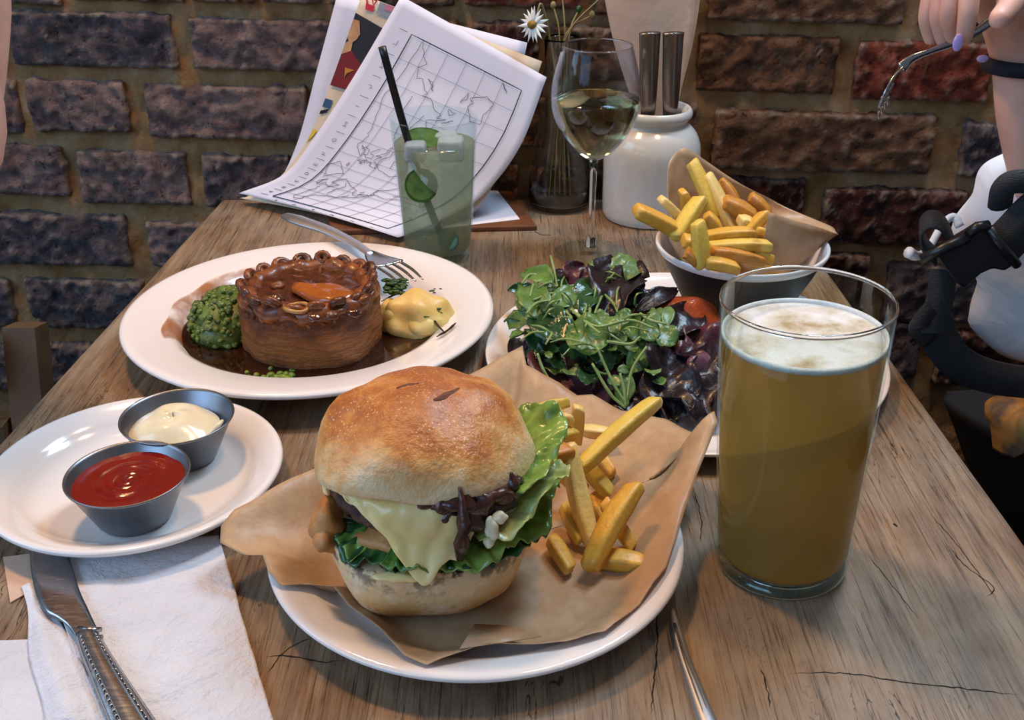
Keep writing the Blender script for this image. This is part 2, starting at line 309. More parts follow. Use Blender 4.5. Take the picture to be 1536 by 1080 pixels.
def patch(S, nu, nv, closed=False):        # grid surface, S(u, v)
    V = [Vector(S(i/nu, j/nv)) for j in range(nv+1) for i in range(nu+1)]
    Fc = [(j*(nu+1)+i, j*(nu+1)+i+1, (j+1)*(nu+1)+i+1, (j+1)*(nu+1)+i) for j in range(nv) for i in range(nu)]
    return V, Fc
def spline(pts, n):                        # Catmull-Rom through the points
    P = [Vector(p) for p in pts]; P = [P[0]*2 - P[1]] + P + [P[-1]*2 - P[-2]]; out = []; m = len(P) - 3
    for k in range(n+1):
        t = k/n*m; i = min(int(t), m-1); t -= i; a, b, c, d = P[i:i+4]
        out.append(0.5*((2*b) + (c-a)*t + (2*a - 5*b + 4*c - d)*t*t + (3*b - a - 3*c + d)*t**3))
    return out
def tube(path, rad, n=10, flat=1.0, up=Vector((0, 0, 1)), square=False):   # rad: number or list; flat: height/width of the section
    path = [Vector(p) for p in path]; m = len(path); V, Fc = [], []
    rs = rad if isinstance(rad, (list, tuple)) else [rad]*m
    if len(rs) != m: rs = [float(np.interp(k/(m-1), np.linspace(0, 1, len(rs)), rs)) for k in range(m)]
    for i, p in enumerate(path):
        t = (path[min(i+1, m-1)] - path[max(i-1, 0)]).normalized(); s = t.cross(up)
        s = s.normalized() if s.length > 1e-5 else t.cross(Vector((1, 0, 0))).normalized(); w = s.cross(t).normalized()
        for k in range(n):
            a = 2*PI*(k + (0.5 if square else 0))/n; ca, sa = math.cos(a), math.sin(a)
            V.append(p + s*(rs[i]*ca) + w*(rs[i]*sa*flat))
    for i in range(m-1):
        for k in range(n): a, b = i*n+k, i*n+(k+1) % n; Fc.append((a, b, b+n, a+n))
    Fc += [tuple(range(n))[::-1], tuple(range((m-1)*n, m*n))]
    return V, Fc
def blob(c, rx, ry, rz, amp=0.0, sc=60, seed=0.0, nu=20, nv=12, flatb=None):
    V, Fc = [], []
    for j in range(nv+1):
        th = PI*j/nv
        for i in range(nu):
            a = 2*PI*i/nu; d = Vector((math.sin(th)*math.cos(a), math.sin(th)*math.sin(a), math.cos(th)))
            p = Vector((d.x*rx, d.y*ry, d.z*rz)); p += d*amp*nz(p + Vector(c), sc, seed)
            if flatb is not None and p.z < flatb: p.z = flatb
            V.append(Vector(c) + p)
    for j in range(nv):
        for i in range(nu): a, b = j*nu+i, j*nu+(i+1) % nu; Fc.append((a, b, b+nu, a+nu))
    return V, Fc
def prism(poly, z0, z1):                   # poly of (x, y), extruded
    n = len(poly); V = [Vector((x, y, z0)) for x, y in poly] + [Vector((x, y, z1)) for x, y in poly]
    return V, [tuple(range(n))[::-1], tuple(range(n, 2*n))] + [(i, (i+1) % n, (i+1) % n + n, i+n) for i in range(n)]
def box(lo, hi):
    x0, y0, z0 = lo; x1, y1, z1 = hi
    return prism([(x0, y0), (x1, y0), (x1, y1), (x0, y1)], z0, z1)
def bevel(o, w, seg=2):
    b = o.modifiers.new('bevel', 'BEVEL'); b.width = w; b.segments = seg; b.limit_method = 'ANGLE'; return o
# ================================================================ THE SETTING
def wallS(u, v):
    s, z = -0.75 + 2.2*u, -0.75 + 1.5*v; p = wall_pt(s, z)
    return wall_pt(s, z, 0.004*nz(p, 48) + 0.003*nz(p, 17) + 0.0025*nz(p, 110))
V1, F1 = patch(wallS, 300, 190)
b0 = [wall_pt(-0.75, -0.75, -0.1), wall_pt(1.45, -0.75, -0.1), wall_pt(1.45, 0.75, -0.1), wall_pt(-0.75, 0.75, -0.1)]
V1, F1 = join([(V1, F1), (b0, [(3, 2, 1, 0)])])
wall = mk('wall_back', V1, F1, 'mortar', origin=wall_pt(0, -0.75)); tag(wall, kind='structure')
def brick(s0, z0, s1, z1, h, mat, seed):
    nu, nv = 44, 16; L = s1 - s0; proud = 0.007 + 0.005*random.random(); rnd = random.random
    tilt, tilt2 = (rnd()-.5)*0.005, (rnd()-.5)*0.003
    def S(u, v):
        a, b = 2*u - 1, 2*v - 1
        eu, ev = (1-abs(a))*L/2, (1-abs(b))*h/2
        s = s0 + L*u; z = z0 + (z1-z0)*u + h*(v-0.5); q = (s*1.0, z*1.0, seed)
        edge = 0.0065*nz(q, 48, seed) + 0.0045*nz(q, 130, seed)
        if u in (0, 1): s += edge * (1 if u == 0 else -1)
        if v in (0, 1): z += 1.2*edge * (1 if v == 0 else -1)
        if u in (0, 1) and v in (0, 1): s += (0.004 if u == 0 else -0.004); z += (0.003 if v == 0 else -0.003)
        e = min(eu, ev); r = min(1.0, e/0.0055); d = proud*math.sqrt(max(0, 1-(1-r)**2)) - 0.012*(e <= 1e-9)
        if e > 1e-9: d += 0.0040*nz(q, 40, seed) + 0.0044*nz(q, 95, seed) + 0.0028*nz(q, 230, seed) + tilt*a + tilt2*b - 0.006*max(0, nz(q, 38, seed+9)-0.30)
        return wall_pt(s, z, d)
    v_, f_ = patch(S, nu, nv)
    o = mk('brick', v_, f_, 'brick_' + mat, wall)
    return o
PXROWS = [  # each brick: left, right, top, bottom in the photograph, colour of the clay
 [(105, 275, -75, 4, 'brown'), (283, 380, -72, 5, 'brown'), (390, 480, -70, 7, 'mauve'), (492, 684, -65, 9, 'brown'), (694, 878, -60, 12, 'red'), (888, 1044, -52, 26, 'brown'), (1058, 1362, -44, 36, 'brown'), (1380, 1560, -36, 44, 'brown')],
 [(12, 266, 14, 103, 'charcoal'), (285, 502, 25, 108, 'mauve'), (520, 690, 26, 110, 'brown'), (708, 810, 30, 114, 'oxblood'), (826, 1020, 36, 122, 'brown'), (1042, 1256, 50, 142, 'brown'), (1278, 1486, 58, 154, 'red'), (1506, 1700, 66, 160, 'brown')],
 [(-60, 34, 116, 202, 'mauve'), (47, 195, 116, 198, 'mauve'), (218, 466, 124, 210, 'mauve'), (486, 590, 130, 214, 'mauve'), (610, 820, 136, 220, 'brown'), (842, 1046, 146, 236, 'brown'), (1064, 1402, 164, 258, 'brown'), (1438, 1600, 180, 268, 'charcoal')],
 [(-90, 104, 211, 293, 'mauve'), (119, 286, 222, 307, 'mauve'), (306, 440, 228, 312, 'charcoal'), (460, 660, 234, 316, 'mauve'), (680, 780, 240, 322, 'brown'), (800, 1000, 246, 334, 'brown'), (1020, 1206, 262, 356, 'oxblood'), (1228, 1444, 278, 368, 'oxblood'), (1466, 1640, 288, 380, 'brown')],
 [(-50, 198, 316, 398, 'charcoal'), (222, 376, 330, 402, 'mauve'), (396, 600, 334, 412, 'mauve'), (620, 830, 340, 424, 'brown'), (850, 1060, 352, 440, 'brown'), (1082, 1300, 372, 462, 'oxblood'), (1322, 1520, 392, 486, 'charcoal'), (1540, 1700, 400, 494, 'oxblood')],
 [(-100, 24, 412, 488, 'charcoal'), (42, 222, 414, 494, 'charcoal'), (242, 440, 424, 500, 'charcoal'), (1180, 1380, 476, 566, 'charcoal'), (1400, 1590, 492, 580, 'oxblood')],
 [(-80, 60, 510, 584, 'charcoal'), (72, 170, 512, 586, 'charcoal'), (188, 380, 520, 590, 'charcoal')],
]
bs = 0
for ri, row in enumerate(PXROWS):
    spans = []
    for x0, x1, y0, y1, m in row:
        xm, ym = (x0+x1)/2, (y0+y1)/2; sl, sr = WL(x0, ym+(x0-xm)*0.025), WL(x1, ym+(x1-xm)*0.025)
        h = WL(xm, y0)[1] - WL(xm, y1)[1]; spans.append((sl[0], sl[1], sr[0], sr[1], h, m))
    sl = spans[0]; sr = spans[-1]
    for k in range(2):                    # carry the courses on past the frame
        sl = (sl[0]-0.225 + 0.1*(k == ri % 2), sl[1]+0.004, sl[0]-0.012, sl[1], 0.064, random.choice(['charcoal', 'mauve'])); spans.append(sl)
        sr = (sr[2]+0.012, sr[3], sr[2]+0.225 - 0.1*(k == ri % 2), sr[3]-0.004, 0.064, random.choice(['brown', 'oxblood', 'red'])); spans.append(sr)
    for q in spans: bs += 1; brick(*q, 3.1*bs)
fl = mk('floor', *patch(lambda u, v: Vector((-2.5+5*u, -1.5+2.9*v, -0.75)), 2, 2), 'floor_dark', origin=(0, 0, -0.75)); tag(fl, kind='structure')
# ---------------------------------------------------------------- table
def table_edge(y, side):
    return (-0.3555 + (y-0.675)*0.0640) if side < 0 else (0.309 - (y-0.541)*0.0233)
tb = thing('table', 'worn wooden pub table with grey scuffed top carrying the meal', 'table', (0, 0.65, -0.75))
ys = [0.10 + k*(1.072/14) for k in range(15)]
poly = [(table_edge(y, 1) + 0.0010*nz((0, y, 0), 14), y) for y in ys] + [(table_edge(y, -1) + 0.0010*nz((3, y, 0), 14), y) for y in reversed(ys)]
tt = bevel(mk('tabletop', *prism(poly, -0.038, 0.0), 'table_wood', tb, smooth=False), 0.005, 3)
mk('apron', *join([box((-0.30, 0.2, -0.13), (0.26, 0.22, -0.0385)), box((-0.30, 1.10, -0.13), (0.26, 1.12, -0.0385)), box((-0.30, 0.22, -0.13), (-0.28, 1.10, -0.0385)), box((0.24, 0.22, -0.13), (0.26, 1.10, -0.0385))]), 'table_wood', tb, smooth=False)
for x, y in ((-0.31, 0.19), (0.23, 0.19), (-0.31, 1.07), (0.23, 1.07)):
    bevel(mk('leg', *box((x, y, -0.75), (x+0.06, y+0.06, -0.0385)), 'table_wood', tb, smooth=False), 0.004)
def crack(pts, w):
    P = spline([UZ(x, y, 0.0002) for x, y in pts], 10*len(pts)); V, Fc = [], []
    for i, p in enumerate(P):
        t = (P[min(i+1, len(P)-1)] - P[max(i-1, 0)]).normalized(); s = Vector((-t.y, t.x, 0)); q = p + s*0.0009*nz(p, 260, 3)
        k = w*(0.35 + 0.65*abs(nz(p, 120, 8)))*min(1, 6*i/len(P), 6*(len(P)-1-i)/len(P)); V += [q - s*k, q + s*k]
    mk('crack', V, [(2*i, 2*i+1, 2*i+3, 2*i+2) for i in range(len(P)-1)], 'crack_dark', tb)
for pts, w in (([(1180, 1010), (1270, 1010), (1350, 1022), (1440, 1032), (1536, 1043)], .0007), ([(395, 985), (440, 984), (480, 993), (520, 990)], .0007), ([(400, 1010), (430, 975), (470, 955)], .0006),
               ([(983, 900), (986, 960), (982, 1010), (976, 1075)], .0008), ([(1040, 730), (1052, 780), (1050, 815)], .0007), ([(1340, 785), (1347, 790)], .0016), ([(1424, 820), (1450, 850), (1490, 880), (1480, 895)], .0006),
               ([(1140, 1000), (1150, 1030), (1156, 1062)], .0006), ([(1395, 770), (1440, 822), (1500, 905)], .0005), ([(1300, 830), (1380, 930)], .0004), ([(800, 345), (812, 352), (830, 352)], .0012)):
    crack(pts, w)
# chair left of the table, seen below the bricks
ch = thing('wooden_chair', 'dark brown wooden chair back beside the left edge of table', 'chair', (-0.50, 0.86, -0.75))
def post(a, b, w=0.02): return tube([a, b], w, 4, 1.0, Vector((0, 1, 0)), True)
for x, y in ((-0.47, 0.90), (-0.47, 0.54), (-0.83, 0.90), (-0.83, 0.54)):
    mk('leg', *post(Vector((x, y, -0.75)), Vector((x, y, -0.31))), 'chair_wood', ch, smooth=False)
mk('seat', *box((-0.86, 0.51, -0.31), (-0.44, 0.93, -0.285)), 'chair_wood', ch, smooth=False)
for x in (-0.47, -0.83): mk('back_post', *post(Vector((x, 0.90, -0.285)), Vector((x, 0.96, -0.055)), 0.022), 'chair_wood', ch, smooth=False)
for z in (-0.19, -0.10): mk('back_rail', *box((-0.81, 0.91, z), (-0.49, 0.93, z+0.05)), 'chair_wood', ch, smooth=False)
# bench across the table
bn = thing('bench', 'black padded bench in shadow beyond the right edge of table', 'bench', (0.75, 0.85, -0.75))
bevel(mk('seat', *box((0.36, 0.45, -0.44), (1.2, 1.14, -0.38)), 'chair_dark', bn, smooth=False), 0.02, 3)
mk('plinth', *box((0.42, 0.48, -0.75), (1.2, 1.13, -0.44)), 'chair_dark', bn, smooth=False)
# ================================================================ PLATES
def plate(name, label, cat, c, R, prof, rx=1.0):
    return mk(name, *lathe((c[0], c[1], 0), prof(R), 96), 'ceramic', origin=(c[0], c[1], 0))
def deep_prof(R):  # wide rim, sunken well
    return [(0, .007), (R*.60, .007), (R*.66, .0085), (R*.70, .013), (R*.725, .0195), (R*.76, .0222), (R*.94, .0262), (R*.975, .0272), (R*.995, .0264), (R, .0248), (R*.99, .0228), (R*.94, .0212), (R*.74, .0160), (R*.66, .004), (R*.62, .0005), (R*.57, .0005), (R*.56, .003), (0, .003)]
def side_prof(R):
    return [(0, .006), (R*.66, .006), (R*.74, .0075), (R*.80, .0125), (R*.835, .0155), (R*.94, .0195), (R*.97, .0205), (R*.992, .0200), (R, .0185), (R*.99, .0168), (R*.93, .0145), (R*.80, .008), (R*.70, .002), (R*.66, .0003), (R*.61, .0003), (R*.60, .003), (0, .003)]
PIE_C = (-0.165, 0.821); PIE_R = 0.150
pie_plate = plate('dinner_plate', '', '', PIE_C, PIE_R, deep_prof); tag(pie_plate, 'wide white rimmed plate holding the pie in gravy', 'plate')
SAU_C = (-0.240, 0.593); SAU_R = 0.0925
sauce_plate = plate('side_plate', '', '', SAU_C, SAU_R, side_prof); tag(sauce_plate, 'small white side plate carrying the two steel sauce cups', 'plate')
BUR_C = (-0.0205, 0.521); BUR_R = 0.1195
burger_plate = plate('dinner_plate', '', '', BUR_C, BUR_R, side_prof); tag(burger_plate, 'white round plate lined with brown paper under the burger', 'plate')
def coupe_prof(R): return [(0, .006), (R*.84, .006), (R*.90, .0078), (R*.96, .0128), (R*.985, .0152), (R*.995, .0154), (R, .0142), (R*.985, .0118), (R*.90, .004), (R*.82, .0005), (R*.76, .0003), (R*.74, .003), (0, .003)]
SAL_C = (0.134, 0.768); SAL_R = 0.155
salad_plate = plate('dinner_plate', '', '', SAL_C, SAL_R, coupe_prof); tag(salad_plate, 'large white plate under the leafy salad behind the pint', 'plate')
# ================================================================ GLASSES
def P(o): return ORG[o.name]
# pint of pale beer
c = (0.157, 0.519, 0.0); H, RT, RB = 0.169, 0.0450, 0.0378
pint = thing('pint_glass', 'tall straight pint glass of hazy golden beer, nearest glass', 'glass', c)
def rw(z): return RB + (RT-RB)*z/H
g = [(0, .0105), (rw(.011)-.0022, .0108), (rw(.014)-.0014, .014), (rw(.09)-.0013, .09), (RT-.0014, H-.0028), (RT-.0002, H-.0028), (rw(.12), .12), (rw(.06), .06), (rw(.012), .012), (rw(.004), .004)]
mk('glass_wall', *lathe(c, g, 80), 'glass_pint', pint)
mk('glass_base', *lathe(c, [(0, .0100), (rw(.01)-.0024, .0101), (rw(.008)-.0006, .0085), (RB-.0004, .004), (RB-.002, .0008), (RB-.006, .0004), (RB*.7, .0022), (0, .003)], 80), 'glass_pint', pint)
mk('rim', *lathe(c, [(RT-.0013, H-.0004), (RT-.0008, H+.0004), (RT-.0001, H-.0002), (RT, H-.0016), (RT-.0008, H-.0024), (RT-.0014, H-.0012), (RT-.0013, H-.0004)], 80), 'glass_clear', pint)
mk('base_rim', *lathe(c, [(RB-.0040+.0030*math.cos(t), .0040+.0034*math.sin(t)) for t in [2*PI*k/14 for k in range(15)]], 80), 'glass_clear', pint)
BZ = 0.1475
mk('beer', *lathe(c, [(0, BZ), (rw(BZ)-.0016, BZ), (rw(.09)-.0015, .09), (rw(.016)-.0016, .016), (rw(.012)-.003, .0118), (0, .0112)], 80), 'beer', pint)
mk('foam', *lathe(c, [(0, BZ+.0006), (rw(BZ)*.5, BZ+.0007), (rw(BZ)-.004, BZ+.0008), (rw(BZ)-.0017, BZ+.0016), (rw(BZ)-.0015, BZ+.0002)], 80), 'beer_foam', pint)
fr = [(rw(BZ)-.0036, BZ+.0010), (rw(BZ)-.0024, BZ+.0022), (rw(BZ)-.00155, BZ+.0030), (rw(BZ)-.00145, BZ-.0010), (rw(BZ)-.0026, BZ-.0008), (rw(BZ)-.0036, BZ+.0010)]
mk('foam_rim', *lathe(c, fr, 80), 'foam_ring', pint, label='thin white froth ring round the beer edge')
pint.rotation_euler = (0, -math.radians(1.5), 0)
# cocktail
c = (-0.072, 1.000, 0.0); H, RT, RB = 0.138, 0.0405, 0.0325
ct = thing('highball_glass', 'tall tumbler of cloudy pale green drink with a black straw', 'glass', c)
g = [(0, .0085), (rw(.009)-.003, .009), (rw(.014)-.0014, .014), (RT-.0014, H-.002), (RT-.0007, H), (RT, H-.001), (rw(.08), .08), (rw(.01), .01), (RB-.001, .002), (RB-.004, .0006), (RB*.6, .002), (0, .0025)]
mk('glass_wall', *lathe(c, g, 64), 'glass', ct)
CZ = 0.1135
mk('drink', *lathe(c, [(0, CZ), (rw(CZ)-.0016, CZ), (rw(.05)-.0016, .05), (rw(.014)-.002, .0145), (rw(.01)-.004, .0102), (0, .0096)], 64), 'cocktail', ct)
st = [UY(573, 70, 0.985), UY(606, 190, 0.984), UY(640, 300, 0.990), UY(671, 385, 0.993)]; st[-1].z = max(st[-1].z, 0.0115)
mk('straw', *tube(spline(st, 24), 0.0036, 12), 'straw_black', ct)
def disc(cn, nrm, r, th, squash=1.0, n=28):
    q = Vector(nrm).to_track_quat('Z', 'Y'); V = []
    for z, k in ((-th/2, .96), (-th/2, 1), (th/2, 1), (th/2, .96)):
        for i in range(n): a = 2*PI*i/n; V.append(Vector(cn) + q @ Vector((r*k*math.cos(a), r*k*squash*math.sin(a), z)))
    Fc = [tuple(range(n))[::-1], tuple(range(3*n, 4*n))] + [(j*n+i, j*n+(i+1) % n, (j+1)*n+(i+1) % n, (j+1)*n+i) for j in range(3) for i in range(n)]
    return V, Fc
def slice_(cn, nrm, r, parent, name='cucumber_slice'):
    s = mk(name, *disc(cn, nrm, r, .003), 'cucumber_skin', parent, smooth=False)
    mk('flesh', *disc(cn, nrm, r*.86, .0036), 'cucumber_flesh', s, smooth=False)
slice_(Vector((-0.083, 0.9655, 0.083)), (0.25, -0.9, 0.35), .0155, ct); slice_(Vector((-0.080, 0.999, 0.1165)), (0.15, -0.25, 1), .019, ct)
slice_(Vector((-0.060, 0.976, 0.026)), (-.3, -.9, .4), .010, ct)
for x, y, z, r in ((-0.088, 0.978, .113, .010), (-0.056, 0.984, .114, .012), (-0.062, 1.012, .112, .011)):
    bevel(mk('ice_cube', *box((x-r, y-r, z-r), (x+r, y+r, z+r*.7)), 'ice', ct), .004, 3)
# wine
c = (0.077, 1.008, 0.0)
wg = thing('wine_glass', 'stemmed wine glass half full of pale white wine', 'glass', c)
zb = UY(887, 243, c[1]).z; H = 0.200
def wz(py): return UY(887, py, c[1]).z
prof = [(r_, wz(py)) for py, r_ in ((240, .0045), (232, .013), (220, .0215), (205, .0290), (188, .0355), (168, .0398), (148, .0410), (120, .0396), (95, .0362))] + [(.0318, H)]
pr = spline([(r_, z, 0) for r_, z in prof], 40); pr = [(p.x, p.y) for p in pr]
stem = [(0.0033, wz(262)), (0.0030, wz(300)), (0.0033, wz(345)), (0.006, .0075), (.014, .0042), (.030, .0028), (.0365, .0018), (.0368, .0008), (.034, .0004), (0, .001)]
mk('bowl', *lathe(c, [(0, zb+.0026)] + [(max(r_-.0010, .0005), z) for r_, z in pr if z > zb+.003] + [(.0314, H+.0004)] + [(r_, z) for r_, z in reversed(pr)] + [(.0035, zb-.001), (0, zb-.001)], 64), 'glass_vessel', wg)
mk('stem', *lathe(c, [(0, zb-.0012), (.0036, zb-.0012)] + stem[:4] + [(0, .0065)], 32), 'glass_solid', wg)
mk('foot', *lathe(c, [(0, .0068)] + stem[3:], 64), 'glass', wg)
mk('rim', *lathe(c, [(.0315+.0007*math.cos(t), H+.0007*math.sin(t)) for t in [2*PI*k/8 for k in range(9)]], 72), 'glass_clear', wg)
WZ = 0.152; wl = [(max(r_-.0011, .001), z) for r_, z in pr if zb+.003 < z < WZ]
mk('wine', *lathe(c, [(0, zb+.003)] + wl + [(wl[-1][0]+.0001, WZ), (0, WZ)], 64), 'wine', wg)
# carafe with flowers
c = (0.052, 1.150, 0.0); HC = UY(852, 56, c[1]).z
cf = thing('carafe', 'clear tapering glass carafe used as a vase against the wall', 'vase', c)
g = [(0, .006), (.029, .006), (.0325, .010), (.0318, .03), (.0215, HC*.62), (.0172, HC*.88), (.0174, HC-.003), (.0182, HC), (.0190, HC-.002), (.0184, HC*.88), (.0228, HC*.62), (.0332, .03), (.0345, .010), (.0335, .003), (.030, .0005), (.02, .002), (0, .0025)]
mk('glass_body', *lathe(c, g, 56), 'glass_clear', cf)
fl_ = thing('daisy', 'white daisy with yellow eye hanging over the carafe rim', 'flower', (c[0], c[1], .008))
hd = UY(799, 37, 1.128)
mk('stem', *tube(spline([Vector((c[0]+.006, c[1]+.005, .009)), Vector((c[0]-.004, c[1], .12)), Vector((c[0]-.014, c[1]-.006, HC+.002)), UY(812, 6, 1.135), hd + Vector((.004, .004, .006))], 24), .0011, 6), 'stem_dry', fl_)
fn = Vector((-0.55, -0.75, 0.1)).normalized(); q = fn.to_track_quat('Z', 'Y')
mk('flower_eye', *blob(hd + fn*.001, .0048, .0048, .0042, .0006, 900, nu=12, nv=8), 'flower_eye', fl_)
for k in range(17):
    a = 2*PI*k/17; L = .0135 + .002*random.random(); dz = random.uniform(-.25, .1)
    def S(u, v, a=a, L=L, dz=dz): r = .003 + L*v; w = .0021*math.sin(PI*min(1, .25+.8*v))*(2*u-1); return hd + q @ Vector((r*math.cos(a) - w*math.sin(a), r*math.sin(a) + w*math.cos(a), dz*r + .0006*(1-(2*u-1)**2)))
    mk('petal', *patch(S, 3, 5), 'petal_white', fl_, solid=.0003)
for k, (pa, buds) in enumerate([(((830, 8), (845, 45)), 1), (((905, -8), (860, 40)), 0), (((888, 22), (850, 52)), 1), (((843, -10), (846, 40)), 0), (((868, 14), (852, 40)), 1)]):
    top, mid = UY(*pa[0], 1.16), UY(*pa[1], 1.15); mid.z = max(mid.z, HC); dx = (k-2)*.006
    lab = ['short dried flower stem with a bud near the daisy', 'dried stem leaning towards the crock behind wine glass', 'dried stem with one bud beside the wine rim', 'thin upright dried stem at the middle of carafe', 'dried stem with green bud in the middle of carafe'][k]
    s = thing('dried_stem', lab, 'stem', (c[0]+dx, c[1]+.004, .008), 'stems in the carafe')
    mk('stalk', *tube(spline([Vector((c[0]+dx, c[1]+.004*(k % 3-1), .009)), Vector((c[0]+dx*.4, c[1], HC*.6)), Vector((c[0]+(mid.x-c[0])*.5+dx*.3, c[1], HC)), top], 20), .0009, 5), 'stem_dry', s)
    if buds: mk('bud', *blob(top, .003, .003, .0042, nu=8, nv=6), 'cucumber_skin' if k == 4 else 'stem_dry', s)
# crock with cutlery and napkins
c = (0.146, 1.119, 0.0); zr = UY(985, 160, c[1]).z; zs = UY(985, 208, c[1]).z
ck = thing('crock', 'white glazed stoneware crock holding knives and a napkin', 'crock', c)
g = [(0, .006), (.030, .006), (.034, zs*.8), (.030, zr-.012), (.0335, zr-.002), (.0362, zr), (.0388, zr-.003), (.0388, zr-.008), (.0352, zr-.0125), (.0362, zr-.017), (.0440, zs+.008), (.0488, zs-.003), (.0502, zs-.016), (.0500, zs*.5), (.0497, .012), (.0482, .003), (.045, .0005), (.03, .001), (0, .002)]
gp = spline([(r_, z, 0) for r_, z in g], 76); mk('jar_body', *lathe(c, [(max(p.x, 0), p.y) for p in gp], 64), 'crock_glaze', ck)
for k, (b_, t_, lab) in enumerate([((972, 172), (975, 50), 'dark steel knife handle up in the crock, next to wine glass'), ((1005, 172), (1010, 50), 'dark steel knife handle up in the crock, next to white napkin edge')]):
    kn = thing('table_knife', lab, 'knife', (c[0]-.004+.016*k, c[1]-.004, .0085), 'knives standing in the crock')
    A_, B_ = UY(*b_, 1.098), UY(*t_, 1.088); A0 = Vector((c[0]-.006+.016*k, c[1]-.010, .010))
    mk('blade', *tube([A0, A_*.5 + A0*.5, A_], [.006, .009, .006], 8, .12, Vector((0, 1, 0))), 'steel', kn)
    tt_ = [1-(1-k/30)**2.2 for k in range(31)]; sp_ = spline([A_, A_*.6+B_*.4, B_*.95+A_*.05, B_], 200)
    mk('handle', *tube([sp_[round(200*t)] for t in tt_], [(.0072+.0042*t**.8)*(math.sqrt(max(0.004, 1-((t-.78)/.22)**2)) if t > .78 else 1) for t in tt_], 16, .45, Vector((0, 1, 0))), 'steel_dark', kn)
nk = thing('paper_napkin', 'folded kraft paper napkin standing upright in the crock', 'napkin', (c[0], c[1]+.012, .0085))
def napS(dy, px_l, px_r, top):
    def S(u, v):
        xb = c[0] + (-.018 + .036*u); b_ = Vector((xb, c[1]+.012+dy, .010)); zn = zr + .002
        l = UY(px_l, top, c[1]+.016+dy); r_ = UY(px_r, top, c[1]+.016+dy)
        t = l.lerp(r_, u) + Vector((0, -.006*math.sin(u*PI*1.5)-.003*math.sin(5*u), 0)); mid = Vector((c[0]-.0215+.046*u, c[1]+.010+dy-.003*math.sin(u*5), zn))
        return b_.lerp(mid, v/.4) if v < .4 else mid.lerp(t, (v-.4)/.6) + Vector((.004*math.sin((v-.4)/.6*PI)*(2*u-1), 0, 0))
    return S
mk('front_fold', *patch(napS(-.006, 905, 1047, -32), 16, 14), 'napkin_kraft', nk, solid=.0012); mk('back_fold', *patch(napS(.000, 902, 1056, -36), 16, 14), 'napkin_kraft', nk, solid=.0016)
# ================================================================ PAPERS AND BOARD
bdp = [UZ(*q) for q in ((502, 353), (806, 346), (758, 283), (470, 300))]
bd = mk('menu_board', *prism([(p.x, p.y) for p in bdp], 0.0, .0055), 'board_wood', smooth=False, origin=(bdp[0].x, bdp[0].y, 0)); bevel(bd, .0015)
tag(bd, 'thin brown wooden board lying under the quiz papers', 'board')
ns = [UZ(x, y, .0058) for x, y in ((640, 345), (780, 329), (744, 283), (610, 300))]
nt_ = thing('loose_sheet', 'white sheet lying flat on the brown board', 'paper', ns[0]); mk('sheet', *prism([(p.x, p.y) for p in ns], .0056, .0060), 'paper_white', nt_, smooth=False)
def sheetS(L, R, dy=0.0, lift=0.0):
    l = spline([UY(x, y, d+dy) for x, y, d in L], 60); r = spline([UY(x, y, d+dy) for x, y, d in R], 60)
    for q in l + r: q.z = max(q.z, .0065+lift)
    def S(u, v, out=0.0):
        t = min(max(v, 0), 1)*60; i = min(int(t), 59); f = t-i
        a, b = l[i].lerp(l[i+1], f), r[i].lerp(r[i+1], f); p = a.lerp(b, u)
        p.y -= .010*math.sin(PI*u)*math.sin(PI*min(1, v*1.2)) + out; p.z += .003*math.sin(PI*u)*(1-v)
        return p
    return S
ML = [(358, 290, 1.150), (425, 262, 1.136), (470, 208, 1.134), (530, 116, 1.138), (602, -6, 1.146)]
MR = [(597, 357, 1.034), (662, 330, 1.062), (724, 293, 1.086), (780, 220, 1.104), (820, 116, 1.120)]
S1 = sheetS(ML, MR)
mp = thing('map_sheet', 'curled white sheet printed with a gridded world map, front of papers', 'paper', S1(0, 0))
mk('sheet', *patch(lambda u, v: S1(u, v), 24, 40), 'paper_white', mp, solid=.0002)
def ink(S, lines, w, mat, parent, name, out=.0012):
    V, Fc = [], []
    for ln in lines:
        P0 = []
        for k in range(len(ln)-1):
            (u0, v0), (u1, v1) = ln[k], ln[k+1]; m_ = max(1, int(14*math.hypot(u1-u0, v1-v0)))
            P0 += [(u0+(u1-u0)*i/m_, v0+(v1-v0)*i/m_) for i in range(m_)]
        P0.append(ln[-1]); Q = [S(u, v, out) for u, v in P0]; k0 = len(V)
        for i, p in enumerate(Q):
            t = (Q[min(i+1, len(Q)-1)] - Q[max(i-1, 0)]); u, v = P0[i]; e = .01
            nrm = (S(u+e, v) - S(u-e, v)).cross(S(u, min(v+e, 1)) - S(u, max(v-e, 0))); s = t.cross(nrm)
            s = s.normalized()*w if s.length > 1e-12 else Vector((w, 0, 0)); V += [p-s, p+s]
        Fc += [(k0+2*i, k0+2*i+1, k0+2*i+3, k0+2*i+2) for i in range(len(Q)-1)]
    return mk(name, V, Fc, mat, parent)
